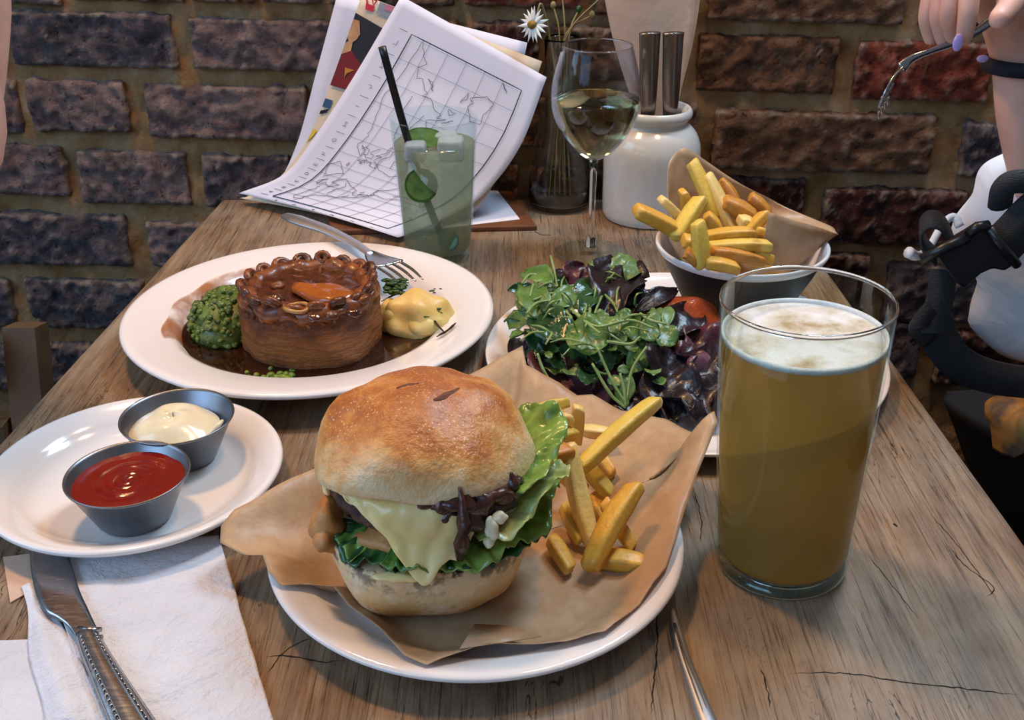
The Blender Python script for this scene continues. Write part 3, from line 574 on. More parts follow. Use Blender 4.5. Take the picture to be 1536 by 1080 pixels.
# the map lies sideways: its west is at the bottom of the sheet (v), its north at the left edge (u)
U0, U1, V0, V1_ = 0.165, 0.885, 0.055, 0.925
def M_(lon, lat): return (U1 - (U1-U0)*(lat+62)/146.0, V0 + (V1_-V0)*(lon+180)/360.0)
U0, U1 = U1, U0
def M_(lon, lat): return (0.885 - 0.72*(lat+62)/146.0, V0 + (V1_-V0)*(lon+180)/360.0)
U0, U1 = 0.165, 0.885
ink(S1, [[(U0, V0), (U1, V0), (U1, V1_), (U0, V1_), (U0, V0)]], .00050, 'ink', mp, 'map_border', .0014)
ink(S1, [[(U0, V0+(V1_-V0)*k/12), (U1, V0+(V1_-V0)*k/12)] for k in range(1, 12)] + [[(U0+(U1-U0)*k/6, V0), (U0+(U1-U0)*k/6, V1_)] for k in range(1, 6)], .00018, 'ink_faint', mp, 'map_grid')
COAST = [
 [(-165, 65), (-155, 71), (-128, 70), (-110, 68), (-95, 70), (-82, 68), (-94, 60), (-85, 55), (-79, 52), (-78, 62), (-65, 58), (-56, 52), (-66, 45), (-70, 42), (-76, 35), (-81, 28), (-84, 30), (-97, 27), (-97, 20), (-88, 21), (-83, 10), (-77, 8), (-85, 12), (-95, 16), (-106, 21), (-112, 30), (-121, 35), (-124, 46), (-134, 57), (-150, 60), (-160, 57), (-165, 65)],
 [(-77, 8), (-70, 12), (-60, 9), (-50, 1), (-35, -7), (-40, -20), (-48, -27), (-58, -36), (-65, -43), (-69, -53), (-74, -48), (-72, -30), (-71, -18), (-81, -5), (-77, 8)],
 [(-45, 60), (-52, 68), (-68, 77), (-35, 83), (-20, 74), (-32, 68), (-45, 60)],
 [(-10, 36), (-9, 43), (-1, 44), (-4, 48), (4, 52), (9, 57), (11, 54), (20, 55), (24, 60), (18, 63), (24, 66), (15, 58), (6, 58), (8, 63), (22, 70), (40, 67), (60, 69), (75, 72), (105, 77), (130, 72), (160, 70), (180, 68), (164, 60), (157, 52), (150, 59), (136, 54), (140, 48), (128, 40), (126, 35), (121, 39), (122, 30), (110, 20), (106, 10), (100, 13), (103, 2), (98, 10), (92, 22), (80, 14), (77, 8), (72, 20), (62, 25), (57, 26), (48, 30), (56, 24), (52, 16), (44, 13), (35, 28), (35, 36), (27, 37), (23, 38), (13, 45), (16, 39), (4, 43), (-2, 37), (-10, 36)],
 [(-17, 15), (-10, 30), (-5, 36), (10, 37), (20, 31), (33, 31), (43, 12), (51, 12), (40, -3), (40, -16), (33, -26), (20, -35), (13, -18), (9, -1), (6, 5), (-8, 5), (-17, 15)],
 [(114, -22), (122, -18), (131, -12), (137, -16), (142, -11), (153, -27), (147, -38), (138, -35), (129, -32), (115, -34), (114, -22)],
 [(-5, 50), (0, 51), (-2, 56), (-5, 58), (-5, 50)], [(-24, 64), (-14, 65), (-22, 66), (-24, 64)], [(131, 32), (140, 36), (142, 43), (136, 35), (131, 32)], [(44, -25), (50, -15), (47, -25), (44, -25)],
 [(110, 2), (117, 6), (116, -3), (110, 2)], [(96, 5), (106, -5), (100, 0), (96, 5)], [(132, -2), (147, -7), (138, -8), (132, -2)], [(168, -46), (178, -38), (172, -42), (168, -46)], [(-84, 22), (-75, 20), (-84, 22)], [(-95, 74), (-80, 73), (-70, 70), (-85, 76), (-95, 74)], [(-8, 52), (-6, 55), (-10, 54), (-8, 52)],
 [(-100, 50), (-90, 47), (-78, 44), (-68, 48)], [(-115, 49), (-96, 49)], [(-115, 32), (-100, 29)], [(-65, -10), (-58, -20), (-54, -28)], [(5, 52), (6, 47), (13, 47), (16, 52), (22, 50), (28, 45)], [(0, 22), (14, 23), (24, 20)], [(14, 8), (24, 4), (30, -3), (24, -12)], [(50, 40), (62, 42), (80, 45), (95, 50), (115, 49)], [(72, 32), (88, 28), (97, 26)]]
cl = []
for ln in COAST:
    o_ = []
    for k in range(len(ln)-1):
        for i in range(4):
            a, b = ln[k], ln[k+1]; lo, la = a[0]+(b[0]-a[0])*i/4, a[1]+(b[1]-a[1])*i/4; o_.append(M_(lo+1.8*nz((lo, la, 1), .35), la+1.8*nz((la, lo, 5), .35)))
    o_.append(M_(*ln[-1])); cl.append(o_)
ink(S1, cl, .00022, 'ink', mp, 'map_coastline', .0013)
GL = {'A': [(0, 0, .5, 1, 1, 0), (.2, .4, .8, .4)], 'B': [(0, 0, 0, 1, .8, .9, .7, .5, 0, .5), (.7, .5, 1, .2, 0, 0)], 'C': [(1, .85, .5, 1, 0, .6, 0, .4, .5, 0, 1, .15)], 'D': [(0, 0, 0, 1, .7, .9, 1, .5, .7, .1, 0, 0)], 'E': [(1, 1, 0, 1, 0, 0, 1, 0), (0, .5, .8, .5)], 'F': [(1, 1, 0, 1, 0, 0), (0, .5, .8, .5)],
      'G': [(1, .85, .5, 1, 0, .6, 0, .4, .5, 0, 1, .2, 1, .45, .6, .45)], 'H': [(0, 0, 0, 1), (1, 0, 1, 1), (0, .5, 1, .5)], 'I': [(.5, 0, .5, 1)], 'J': [(.8, 1, .8, .2, .5, 0, .1, .2)], 'K': [(0, 0, 0, 1), (1, 1, 0, .45, 1, 0)], 'L': [(0, 1, 0, 0, .9, 0)],
      'l': [(.3, 0, .3, 1)], 'e': [(.1, .35, .9, .35, .8, .65, .4, .7, .1, .4, .3, .05, .9, .1)],
      '1': [(.2, .8, .5, 1, .5, 0)], '2': [(.1, .8, .5, 1, .9, .7, .1, 0, .9, 0)], '3': [(.1, 1, .9, 1, .5, .6, .9, .3, .5, 0, .1, .1)], '4': [(.7, 0, .7, 1, .1, .35, 1, .35)], '5': [(.9, 1, .2, 1, .2, .6, .8, .5, .8, .1, .1, 0)], '6': [(.8, 1, .2, .5, .2, .1, .8, .1, .8, .5, .2, .45)]}
def glyph(ch, u, v, s):   # top of the letter points to the left edge of the sheet
    return [[(u - s*(st_[i+1]-.5), v + s*.7*(st_[i]-.5)) for i in range(0, len(st_), 2)] for st_ in GL[ch]]
lt_ = []
for k, ch_ in enumerate('ABCDEFGHIJKL'): lt_ += glyph(ch_, .105, V0+(V1_-V0)*(k+.5)/12, .022)
for k in range(6): lt_ += glyph(str(6-k), U0+(U1-U0)*(k+.5)/6, .022, .018)
for k in range(13): v = V0+(V1_-V0)*k/12; lt_.append([(.135, v), (.085, v)])
ink(S1, lt_, .00022, 'ink', mp, 'map_lettering')
# picture page behind the map
PL = [(360, 300, 1.152), (415, 270, 1.142), (462, 208, 1.142), (498, 120, 1.146), (543, -8, 1.153)]
PR = [(600, 361, 1.040), (664, 334, 1.068), (726, 297, 1.092), (778, 200, 1.112), (813, 92, 1.128)]
S2 = sheetS(PL, PR, .002)
pp = thing('picture_page', 'printed picture page tucked behind the map sheet', 'paper', S2(0, 0)); mk('sheet', *patch(lambda u, v: S2(u, v), 20, 32), 'paper_cream', pp, solid=.0002)
def S2w(px, py):                           # nearest (u, v) on the page to a pixel
    best = None
    for i in range(0, 61):
        for j in range(0, 61):
            p = S2(i/120, j/60) - Vector((0, 0, CAM_H)); X = p.x; zc = p.y*CT - p.z*ST; Y = p.y*ST + p.z*CT; d = (768+F_PX*X/zc-px)**2 + (540-F_PX*Y/zc-py)**2
            if best is None or d < best[0]: best = (d, i/120, j/60)
    return best[1], best[2]
def printed(poly, mat, name, out, n=6):
    uv = [S2w(*q) for q in poly]; cu = sum(a for a, b in uv)/len(uv); cv = sum(b for a, b in uv)/len(uv); V, Fc = [], []
    ring = []
    for i in range(len(uv)):
        for k in range(n): a, b = uv[i], uv[(i+1) % len(uv)]; ring.append((a[0]+(b[0]-a[0])*k/n, a[1]+(b[1]-a[1])*k/n))
    m_ = len(ring)
    for r_ in (1, .75, .5, .25): V += [S2(cu+(a-cu)*r_, cv+(b-cv)*r_, out) for a, b in ring]
    V.append(S2(cu, cv, out)); Fc = [(j*m_+i, j*m_+(i+1) % m_, (j+1)*m_+(i+1) % m_, (j+1)*m_+i) for j in range(3) for i in range(m_)] + [(3*m_+i, 3*m_+(i+1) % m_, 4*m_) for i in range(m_)]
    return mk(name, V, Fc, mat, pp)
printed([(532, 20), (577, 40), (540, 134), (490, 120)], 'print_dark', 'portrait_background', .0012)
printed([(520, 66), (536, 84), (545, 98), (530, 134), (489, 121), (500, 95)], 'print_red', 'portrait_dress', .0016)
printed([(528, 30), (538, 34), (541, 48), (536, 60), (526, 64), (519, 56), (521, 40)], 'print_skin', 'portrait_face', .0020, 3); printed([(516, 60), (530, 62), (526, 74), (512, 76)], 'print_skin', 'portrait_neck', .0019, 3)
printed([(519, 100), (531, 103), (520, 110), (516, 118)], 'print_gold', 'portrait_trim', .0022, 3)
printed([(574, -6), (606, 2), (600, 14), (584, 27), (566, 16)], 'print_grey', 'small_photo', .0012); printed([(578, 8), (592, 12), (586, 22), (574, 18)], 'print_pink', 'photo_detail', .0016, 3)
printed([(488, 147), (499, 150), (494, 163), (478, 160)], 'print_blue', 'blue_picture', .0012, 3); printed([(474, 160), (493, 165), (491, 169), (472, 165)], 'ink', 'picture_base', .0013, 2)
printed([(466, 192), (476, 194), (468, 206), (456, 208)], 'print_yellow', 'yellow_picture', .0012, 3); printed([(487, 132), (493, 133), (492, 138), (487, 137)], 'print_yellow', 'yellow_dot', .0012, 2)
printed([(550, 4), (563, 8), (560, 14), (548, 11)], 'print_bright_red', 'red_tab', .0012, 2)
le = []
for k, ch_ in enumerate('le'):
    for st_ in GL[ch_]: le.append([S2w(549 + 9*k + 8*st_[i], 4 - 12*st_[i+1] + 2*k) for i in range(0, len(st_), 2)])
ink(S2, le, .0009, 'print_bright_red', pp, 'red_lettering', .0014)
# plain sheet at the back
BL = [(362, 311, 1.154), (412, 280, 1.150), (446, 214, 1.152), (474, 110, 1.155), (506, -8, 1.160)]
BR = [(606, 365, 1.046), (668, 338, 1.074), (728, 300, 1.098), (764, 190, 1.122), (791, 64, 1.138)]
S3 = sheetS(BL, BR, .004, 0.0); ps = thing('plain_sheet', 'blank white sheet at the back of papers, touching the bricks', 'paper', S3(0, 0)); mk('sheet', *patch(lambda u, v: S3(u, v), 16, 28), 'paper_white', ps, solid=.0002)
# ================================================================ BURGER ON PAPER
def plate_z(prof, r):
    pts = []
    for a in prof:
        pts.append(a)
        if a[1] >= max(p[1] for p in prof): break
    return float(np.interp(r, [p[0] for p in pts], [p[1] for p in pts]))
BP = side_prof(BUR_R)
PB = [(330, 815, .027), (332, 792, .030), (352, 768, .034), (400, 738, .037), (470, 705, .036), (560, 650, .030), (640, 600, .034), (700, 565, .040), (736, 547, .044), (784, 519, .052), (790, 548, .046), (812, 563, .044), (840, 574, .042),
      (866, 592, .037), (889, 591, .039), (932, 616, .036), (975, 624, .036), (998, 628, .036), (1034, 648, .038), (1059, 656, .042), (1071, 619, .056), (1076, 634, .054), (1066, 662, .047), (1045, 715, .036), (1027, 768, .027), (1000, 850, .023), (960, 905, .021), (908, 950, .021),
      (850, 962, .021), (780, 966, .021), (720, 970, .021), (640, 998, .0215), (606, 982, .022), (578, 952, .020), (552, 930, .018), (522, 908, .016), (500, 878, .020), (450, 874, .022), (420, 876, .024), (402, 858, .026), (394, 832, .027), (365, 829, .026)]
pbw = [UZ(*q) for q in PB]; pc = Vector((BUR_C[0]-.004, BUR_C[1]-.004, .0068)); NB = 168
rim_ = [p for i, p in enumerate(pbw)]
def ringpt(u):
    t = u*len(rim_) % len(rim_); i = int(t); f = t - i; a, b = rim_[i], rim_[(i+1) % len(rim_)]; return a.lerp(b, f*f*(3-2*f) if i in (9, 20, 31) else f)
V, Fc = [pc], []; NR = 40
for j in range(1, NR+1):
    t = j/NR
    for i in range(NB):
        b = ringpt(i/NB); p = Vector((pc.x + (b.x-pc.x)*t, pc.y + (b.y-pc.y)*t, 0)); r = math.hypot(p.x-BUR_C[0], p.y-BUR_C[1])
        zp = plate_z(BP, r) + .0016; w = max(0, (t-.74)/.26); a = 2*PI*i/NB
        zz = zp if r < BUR_R*.98 else BP[7][1] + .002
        lift = b.z - (plate_z(BP, min(math.hypot(b.x-BUR_C[0], b.y-BUR_C[1]), BUR_R*.98)) + .001)
        z = zz + max(0, lift)*w*w*(3-2*w) + w*(.0020*math.sin(a*7+1)*(1-t)*3 + .0026*nz(p, 38, 4)) + .0012*max(0, nz(p, 60, 2))
        z = max(z, zp if r < BUR_R else zz); rb_ = math.hypot(p.x + .0445, p.y - .500)
        if rb_ < .058: z = min(z, float(np.interp(rb_*1.04, [.030, .040, .049, .0545, .0572, .062], [.0088, .0102, .0164, .0258, .036, .06])))
        V.append(Vector((p.x, p.y, z)))
for i in range(NB): Fc.append((0, 1+i, 1+(i+1) % NB))
for j in range(NR-1):
    for i in range(NB): a, b = 1+j*NB+i, 1+j*NB+(i+1) % NB; Fc.append((a, a+NB, b+NB, b))
par = mk('parchment', V, Fc, 'parchment', origin=pc, solid=.0003, off=1); tag(par, 'crumpled greasy brown paper lining the burger plate', 'paper')
fo = [UZ(*q) for q in ((712, 940, .0125), (772, 944, .0130), (812, 962, .0185), (690, 978, .0205))]
mk('folded_corner', [fo[0]+Vector((0, 0, .0016)), fo[1]+Vector((0, 0, .0022)), fo[2]+Vector((0, 0, .0030)), fo[3]+Vector((0, 0, .0022))], [(0, 1, 2, 3)], 'parchment', par, solid=.0004)
BC = Vector((-0.0445, 0.500, 0.0092))
UP = .0088
bg = thing('burger', 'cheeseburger in a glossy golden bun with lettuce and melted cheese', 'burger', BC)
def L(v): return BC + Vector(v)
def bunfn(amp, seed, sc=24):
    def fn(p, a): r = math.hypot(p.x, p.y); k = 1 + amp*nz((math.cos(a)*.05, math.sin(a)*.05, p.z*.6), sc, seed); return Vector((p.x*k, p.y*k, p.z + .06*amp*nz((p.x, p.y, 3), 40, seed)))
    return fn
bb = spline([(q[0], q[1], 0) for q in [(.006, .0005), (.030, .0004), (.040, .002), (.0490, .0085), (.0545, .0180), (.0572, .029), (.0570, .0365), (.0535, .0405), (.030, .0410), (0.001, .0405)]], 48)
mk('bottom_bun', *capped(lathe(BC, [(p.x, p.y) for p in bb], 72, bunfn(.09, 1.3)), 72), 'bun_base', bg)
# top bun: dome with an uneven lower lip
def dome(a, t):                            # a: angle (front = -90 deg), t: 0 lip .. 1 crown
    fr_ = -math.sin(a); ri = math.cos(a)
    R = .0558*(1 + .018*nz((math.cos(a), math.sin(a), 0), 1.6, 5)) + .0030*max(0, -ri)**3 + .0045*max(0, math.cos(a+2.62))**30*(1-t)**7
    lip = .0800 + .0045*max(0, fr_)**1.3 + .0030*nz((math.cos(a), math.sin(a), 4), 2.2, 2) + .003*max(0, -ri)**4 - .004*max(0, math.cos(a+0.35))**6 - .004*max(0, math.cos(a+2.55))**8
    cr = .1200; th = t*PI/2
    r = R*math.cos(th)**.94; z = lip + (cr-lip)*math.sin(th)**1.0
    k = .0013*nz((r*math.cos(a), r*math.sin(a), z), 75, 1) + .0028*nz((r*math.cos(a), r*math.sin(a), z), 32, 7)
    return Vector((r*math.cos(a)*(1+k/.06), r*math.sin(a)*(1+k/.06), z + k))
V, Fc = [], []; NA = 96; rings = []
for r_, dz in ((.2, .004), (.6, .002), (.88, -.001), (.965, -.0015)):
    rings.append([L((dome(2*PI*i/NA, 0).x*r_, dome(2*PI*i/NA, 0).y*r_, dome(2*PI*i/NA, 0).z + dz)) for i in range(NA)])
for t in (0, .05, .1, .16, .23, .31, .4, .5, .6, .7, .8, .88, .94, .985): rings.append([L(dome(2*PI*i/NA, t)) for i in range(NA)])
V = [p for r_ in rings for p in r_]
for j in range(len(rings)-1):
    for i in range(NA): a, b = j*NA+i, j*NA+(i+1) % NA; Fc.append((a, b, b+NA, a+NA))
Fc += [tuple(range(NA))[::-1], tuple(range((len(rings)-1)*NA, len(rings)*NA))]
tbn = mk('top_bun', V, Fc, 'bun_top', bg)
def domepx(px, py):                        # nearest point of the dome to a pixel
    best = None
    for i in range(0, 120):
        for j in range(2, 60):
            a, t = -PI + PI*i/119, j/60; p = L(dome(a, t)) - Vector((0, 0, CAM_H)); zc = p.y*CT - p.z*ST
            d = (768+F_PX*p.x/zc-px)**2 + (540-F_PX*(p.y*ST+p.z*CT)/zc-py)**2
            if best is None or d < best[0]-1e-9: best = (d, a, t)
    return best[1], best[2]
def on_dome(pts, w, mat, name, out=.0006):
    at = [domepx(*q) for q in pts]; Q = []
    for k in range(len(at)-1):
        for i in range(6): f = i/6; Q.append((at[k][0]+(at[k+1][0]-at[k][0])*f, at[k][1]+(at[k+1][1]-at[k][1])*f))
    Q.append(at[-1]); Pp = [L(dome(*q)) for q in Q]; V, Fc = [], []
    for i, p in enumerate(Pp):
        n_ = (p - L((0, 0, .07))).normalized(); t = (Pp[min(i+1, len(Pp)-1)] - Pp[max(i-1, 0)]).normalized(); s = t.cross(n_).normalized(); k = w*(.3+.7*math.sin(PI*(i+.5)/len(Pp)))
        V += [p - s*k, p + n_*out, p + s*k]
    mk(name, V, [q for i in range(len(Pp)-1) for q in ((3*i, 3*i+1, 3*i+4, 3*i+3), (3*i+1, 3*i+2, 3*i+5, 3*i+4))], mat, tbn)
on_dome([(597, 582), (612, 572), (628, 562)], .0016, 'score_dark', 'score_mark'); on_dome([(651, 600), (670, 592), (690, 583)], .0020, 'score_dark', 'score_mark')
# patty, lettuce, cheese and the rest
pt = spline([(q[0], q[1], 0) for q in [(.002, .049+UP), (.040, .049+UP), (.0510, .052+UP), (.0540, .058+UP), (.0522, .065+UP), (.047, .0675+UP), (.002, .068+UP)]], 30)
def pfn(p, a): k = 1 + .05*nz(p, 90, 2) + .03*nz(p, 190, 5); return Vector((p.x*k, p.y*k, p.z+.002*nz(p, 120, 9)))
mk('patty', *capped(lathe(BC, [(p.x, p.y) for p in pt], 96, pfn), 96), 'patty', bg)
mk('sauce_layer', *capped(lathe(BC, [(.002, .0405), (.040, .0405), (.045, .0420), (.0465, .0450), (.044, .048), (.002, .049)], 64, bunfn(.12, 4, 40)), 64), 'onion_fried', bg)
def ruffle(a0, a1, r0, r1, z0, z1, waves, amp, mat, name, seed, n=60, ve=1.0):
    def S(u, v):
        a = a0 + (a1-a0)*u; R0 = r0(u) if callable(r0) else r0; R1 = r1(u) if callable(r1) else r1; Z0 = z0(u) if callable(z0) else z0; Z1 = z1(u) if callable(z1) else z1
        r = R0 + (R1-R0)*v; k = v**1.5
        z = Z0 + (Z1-Z0)*v**ve + .0016*k*math.sin(a*waves*4.3+seed*3) + .0022*nz((a*9, v*3, seed), 2.2, 1)*v + amp*k*math.sin(a*waves + seed) + amp*.7*k*nz((a*3, v, seed), 2.0, seed) + .002*nz((a*8, v*4, seed), 1.3)
        r += k*amp*.6*math.cos(a*waves*1.3+seed*2)
        return L((r*math.cos(a), r*math.sin(a), z + UP))
    return mk(name, *patch(S, n*2, 14), mat, bg, solid=.0006)
D = math.radians
ruffle(D(-205), D(-5), .028, lambda u: .0575+.007*u*u+.002*math.sin(u*9), .0385, lambda u: .0335+.002*math.sin(u*11), 9, .0032, 'lettuce_dark', 'lettuce_leaf', 1.0, 100)
ruffle(D(-112), D(20), .030, lambda u: .061+.010*u, .043, lambda u: .038+.006*u, 8, .0034, 'lettuce', 'lettuce_leaf', 2.2, 80)
ruffle(D(-62), D(42), .040, lambda u: .062+.012*math.sin(PI*u), .050, lambda u: .052+.014*math.sin(PI*u), 7, .0038, 'lettuce_pale', 'lettuce_leaf', 4.0, 60, .7)
ruffle(D(-40), D(50), .046, lambda u: .064+.009*math.sin(PI*u), .060, lambda u: .068+.014*math.sin(PI*u), 6, .0040, 'lettuce', 'lettuce_leaf', 5.5, 50, .6)
ruffle(D(-190), D(-130), .036, .0580, .0370, .0330, 9, .003, 'lettuce', 'lettuce_leaf', 6.6, 40)
mk('pickle', *disc(L((.0465, -.026, .058+UP)), (.75, -.62, .25), .0145, .004), 'pickle', bg)
mk('pickle', *disc(L((.036, -.036, .061+UP)), (.55, -.75, .5), .012, .004), 'pickle', bg)
# melted cheese: drip depth by angle
DR = [(-200, .003), (-182, .006), (-174, .012), (-167, .019), (-161, .016), (-156, .004), (-147, .002), (-136, .002), (-126, .004), (-117, .010), (-109, .018), (-101, .026), (-95, .033), (-90, .038), (-86, .036), (-82, .029), (-77, .026), (-72, .028), (-67, .023), (-62, .014), (-56, .009), (-50, .004)]
def drip(a): return float(np.interp(math.degrees(a), [q[0] for q in DR], [q[1] for q in DR]))
def chS(u, v):
    a = D(-200 + 150*u); d = drip(a)
    if v < .35: r = .038 + .0140*(v/.35); z = .0705 + .003*(1-v/.35)
    else:
        t = (v-.35)/.65; r = .0528 + .0030*math.sin(min(t*2.2, 1)*PI/2) + .0125*max(0, d*t-.018)/.024; z = .0700 - d*t - .0016*nz((a*7, 1, 0), 1.0)*t
        if t < .2: z += .0006
    b_ = .0018*nz((a*3, t if v >= .35 else 0, 0), 2.5, 3) if True else 0
    return L(((r+b_)*math.cos(a), (r+b_)*math.sin(a), z + UP + .0008*nz((a*9, v*5, 0), 1.1)))
mk('cheese', *patch(chS, 110, 16), 'cheese', bg, solid=.0022, sub=1)
mk('cheese_smear', *blob(L((-.010, -.0575, .0410)), .016, .004, .0022, .001, 200), 'cheese', bg)
# dark onion relish under the lip and its drip
for k, (a, z, s, e) in enumerate([(-80, .0725, .008, .5), (-72, .0715, .010, .6), (-62, .0695, .011, .7), (-50, .0700, .011, .6), (-39, .0725, .009, .6), (-66, .0610, .010, .9), (-55, .0600, .010, .9), (-46, .0620, .008, .8), (-74, .0600, .008, 1.2), (-68, .0530, .006, 1.1)]):
    mk('relish', *blob(L((.0515*math.cos(D(a)), .0515*math.sin(D(a)), z+UP)), s*1.15, s*.7, s*e, .0042, 170, k*3, 22, 14), 'relish', bg)
mk('relish_drip', *tube([L(dome(D(-70), .12)) + Vector((0, -.0004, 0)), L(dome(D(-69), .0)) + Vector((.0, -.0014, 0)), L((.0205, -.0580, .074)), L((.0200, -.0580, .062)), L((.0185, -.0575, .052))], [.0008, .0018, .0036, .0046, .0022], 10), 'relish', bg)
mk('mayo_blob', *join([blob(L((.0345, -.0520, .066)), .0035, .003, .008, .0016, 300, 2), blob(L((.0385, -.0500, .0715)), .004, .003, .003, .0012, 320, 3), blob(L((.0330, -.0530, .059)), .003, .003, .003, .001, 320, 4)]), 'mayo', bg)
mk('fried_onion', *blob(L((-.0540, -.0190, .047)), .010, .012, .012, .004, 110, 3), 'onion_fried', bg); mk('fried_onion', *blob(L((-.0535, -.0280, .0415)), .007, .007, .006, .003, 150, 6), 'onion_fried', bg)
# ================================================================ CHIPS
def fry(label, a, b, w, mat, bend=0.0, group=None, roll=0.0, taper=.8):
    a, b = Vector(a), Vector(b); w *= .84 if group == G2 else .92; b = b + (b-a)*(.16 if group == G2 else 0); t = (b-a).normalized(); up = Vector((0, 0, 1)); s = t.cross(up).normalized(); wv = s.cross(t); n = 16; m_ = 9; V, Fc = [], []
    s, wv = s*math.cos(roll) + wv*math.sin(roll), wv*math.cos(roll) - s*math.sin(roll); sd = a.x*91+b.y*57
    for i in range(m_):
        f = [0, .03, .12, .3, .5, .7, .88, .97, 1][i]; p = a.lerp(b, f) + wv*bend*math.sin(PI*f); k = w/2*(1-(1-taper)*abs(2*f-1)**2)*(.80 if i in (0, m_-1) else 1)*(1+.10*nz((f*3, sd, 0), 2))
        for q in range(n):
            an = 2*PI*q/n + PI/4; ca, sa = math.cos(an), math.sin(an); sq = 1/max(abs(ca), abs(sa))**.88; V.append(p + s*(k*ca*sq) + wv*(k*.86*sa*sq) + t*(.0015*ca if i < 2 or i > m_-3 else 0))
    for i in range(m_-1):
        for q in range(n): x, y = i*n+q, i*n+(q+1) % n; Fc.append((x, y, y+n, x+n))
    Fc += [tuple(range(n))[::-1], tuple(range((m_-1)*n, m_*n))]
    o = mk('chip', V, Fc, mat, origin=a); tag(o, label, 'chip', group); return o
G1, G2 = 'chips beside the burger', 'chips in the black bowl'
for lab, a, b, w, m_, bd_ in [
 ('long yellow chip pointing up towards the red salad leaves', (986, 600, .066), (868, 706, .046), .0105, 'fry_yellow', .002),
 ('short pale chip standing upright behind the long yellow chip', (868, 610, .064), (864, 664, .036), .0088, 'fry_pale', .0),
 ('pale chip lying flat behind the long yellow chip', (872, 645, .036), (918, 651, .034), .0085, 'fry_pale', .0),
 ('thick pale wedge chip slanting down beside the lettuce', (852, 668, .060), (888, 815, .014), .0112, 'fry_pale', -.002),
 ('stubby golden chip under the long yellow chip', (872, 690, .040), (916, 742, .026), .0095, 'fry_yellow', .0),
 ('large golden chip leaning at front of the chip pile', (955, 728, .044), (884, 853, .017), .0125, 'fry_gold', .003),
 ('golden chip lying flat at the front edge of chip pile', (893, 838, .0125), (968, 847, .0135), .0120, 'fry_gold', .001),
 ('small golden chip peeking behind the large leaning chip', (905, 752, .030), (950, 824, .013), .0092, 'fry_gold', .0),
 ('short golden chip poking out under the lettuce edge', (826, 806, .016), (856, 856, .0125), .0092, 'fry_gold', .0),
 ('crisp golden chip at the top of pile touching the bun', (800, 622, .066), (848, 604, .066), .0098, 'fry_yellow', .001),
 ('pale chip just below the crisp top chip beside bun', (800, 640, .058), (856, 628, .060), .0095, 'fry_pale', .002),
 ('chip with a dark scorched end next to the bun', (800, 690, .058), (856, 676, .058), .0115, 'fry_brown', .0),
 ('greenish pale chip tucked against the bun side', (800, 668, .054), (862, 648, .052), .0095, 'fry_yellow', .001),
 ('short chip wedged behind the stubby golden chip', (888, 668, .030), (920, 712, .022), .0085, 'fry_gold', .0),
 ('chip lying low between the wedge chip and leaning chip', (890, 742, .020), (914, 790, .015), .0095, 'fry_gold', .0),
 ('chip half hidden between lettuce and the wedge chip', (846, 756, .022), (872, 812, .014), .0090, 'fry_yellow', .0),
 ('chip buried under the pile beside the burger', (830, 700, .034), (880, 740, .022), .0098, 'fry_gold', .0),
 ('small broken chip on top of pile behind scorched chip', (826, 606, .072), (844, 632, .062), .0075, 'fry_pale', .0)]:
    fry(lab, UZ(*a), UZ(*b), w, m_, bd_, G1, random.uniform(-.5, .5))
# ---------------------------------------------------------------- bowl of chips on the salad plate
SP = side_prof(SAL_R); RZ = .078
bl, br, bf = UZ(986, 360, RZ), UZ(1251, 379, RZ), UZ(1093, 412, RZ); BWR = (br-bl).length/2*1.0; BWC = Vector(((bl.x+br.x)/2, bf.y + BWR*.985, .0062))
bw = thing('chip_bowl', 'black bowl with white inside, full of chips, behind the pint', 'bowl', BWC)
h = RZ - BWC.z
o_prof = [(0, .0004), (BWR*.36, .0004), (BWR*.42, .002), (BWR*.64, h*.3), (BWR*.86, h*.72), (BWR*.935, h*.895)]
mk('outer_shell', *lathe(BWC, o_prof, 80), 'bowl_black', bw)
mk('inner_shell', *lathe(BWC, [(BWR*.935, h*.890), (BWR*.965, h*.905), (BWR*.998, h*.955), (BWR, h*.992), (BWR*.985, h), (BWR*.955, h*.985), (BWR*.92, h*.9), (BWR*.80, h*.64), (BWR*.60, h*.29), (BWR*.4, .006), (0, .005)], 80), 'bowl_white', bw)
# paper in the bowl: a sheet standing at the back, its corner folded forward
cp = thing('chip_paper', 'brown paper lining standing up behind the chips in bowl', 'paper', (BWC.x, BWC.y, BWC.z+.012))
yb = BWC.y + BWR*.80; yf = BWC.y + BWR*.10
top = [(1000, 282, yb-.035), (1003, 246, yb-.02), (1020, 224, yb-.004), (1040, 228, yb), (1090, 262, yb+.004), (1150, 296, yb+.002), (1205, 322, yb-.008), (1246, 340, yb-.022), (1257, 351, yb-.04)]
tw = spline([UY(*q) for q in top], 60)
def cpS(u, v):
    t = tw[min(int(u*60), 60)]; a = D(200 - 195*u); bt = Vector((BWC.x + BWR*.50*math.cos(a), BWC.y + BWR*.50*math.sin(a), BWC.z + .024)); a2 = Vector((BWC.x + BWR*.86*math.cos(a), BWC.y + BWR*.86*math.sin(a), RZ+.004))
    k = bt.lerp(a2, min(v/.4, 1)) if v < .4 else a2.lerp(t, (v-.4)/.6)
    return k + Vector((.001*nz((u*9, v*5, 0), 1.5), .003*nz((u*6, v*3, 2), 1.5), 0))
mk('back_sheet', *patch(cpS, 60, 16), 'parchment', cp, solid=.0003)
ft = [UY(1153, 318, BWC.y-.040), UY(1190, 330, BWC.y-.036), UY(1225, 340, BWC.y-.024), UY(1256, 351, yb-.046)]; fb = [UY(1140, 396, BWC.y-.036), UY(1165, 399, BWC.y-.032), UY(1182, 400, BWC.y-.024), UY(1200, 396, BWC.y-.012)]
ftl, fbl = spline(ft, 12), spline(fb, 12)
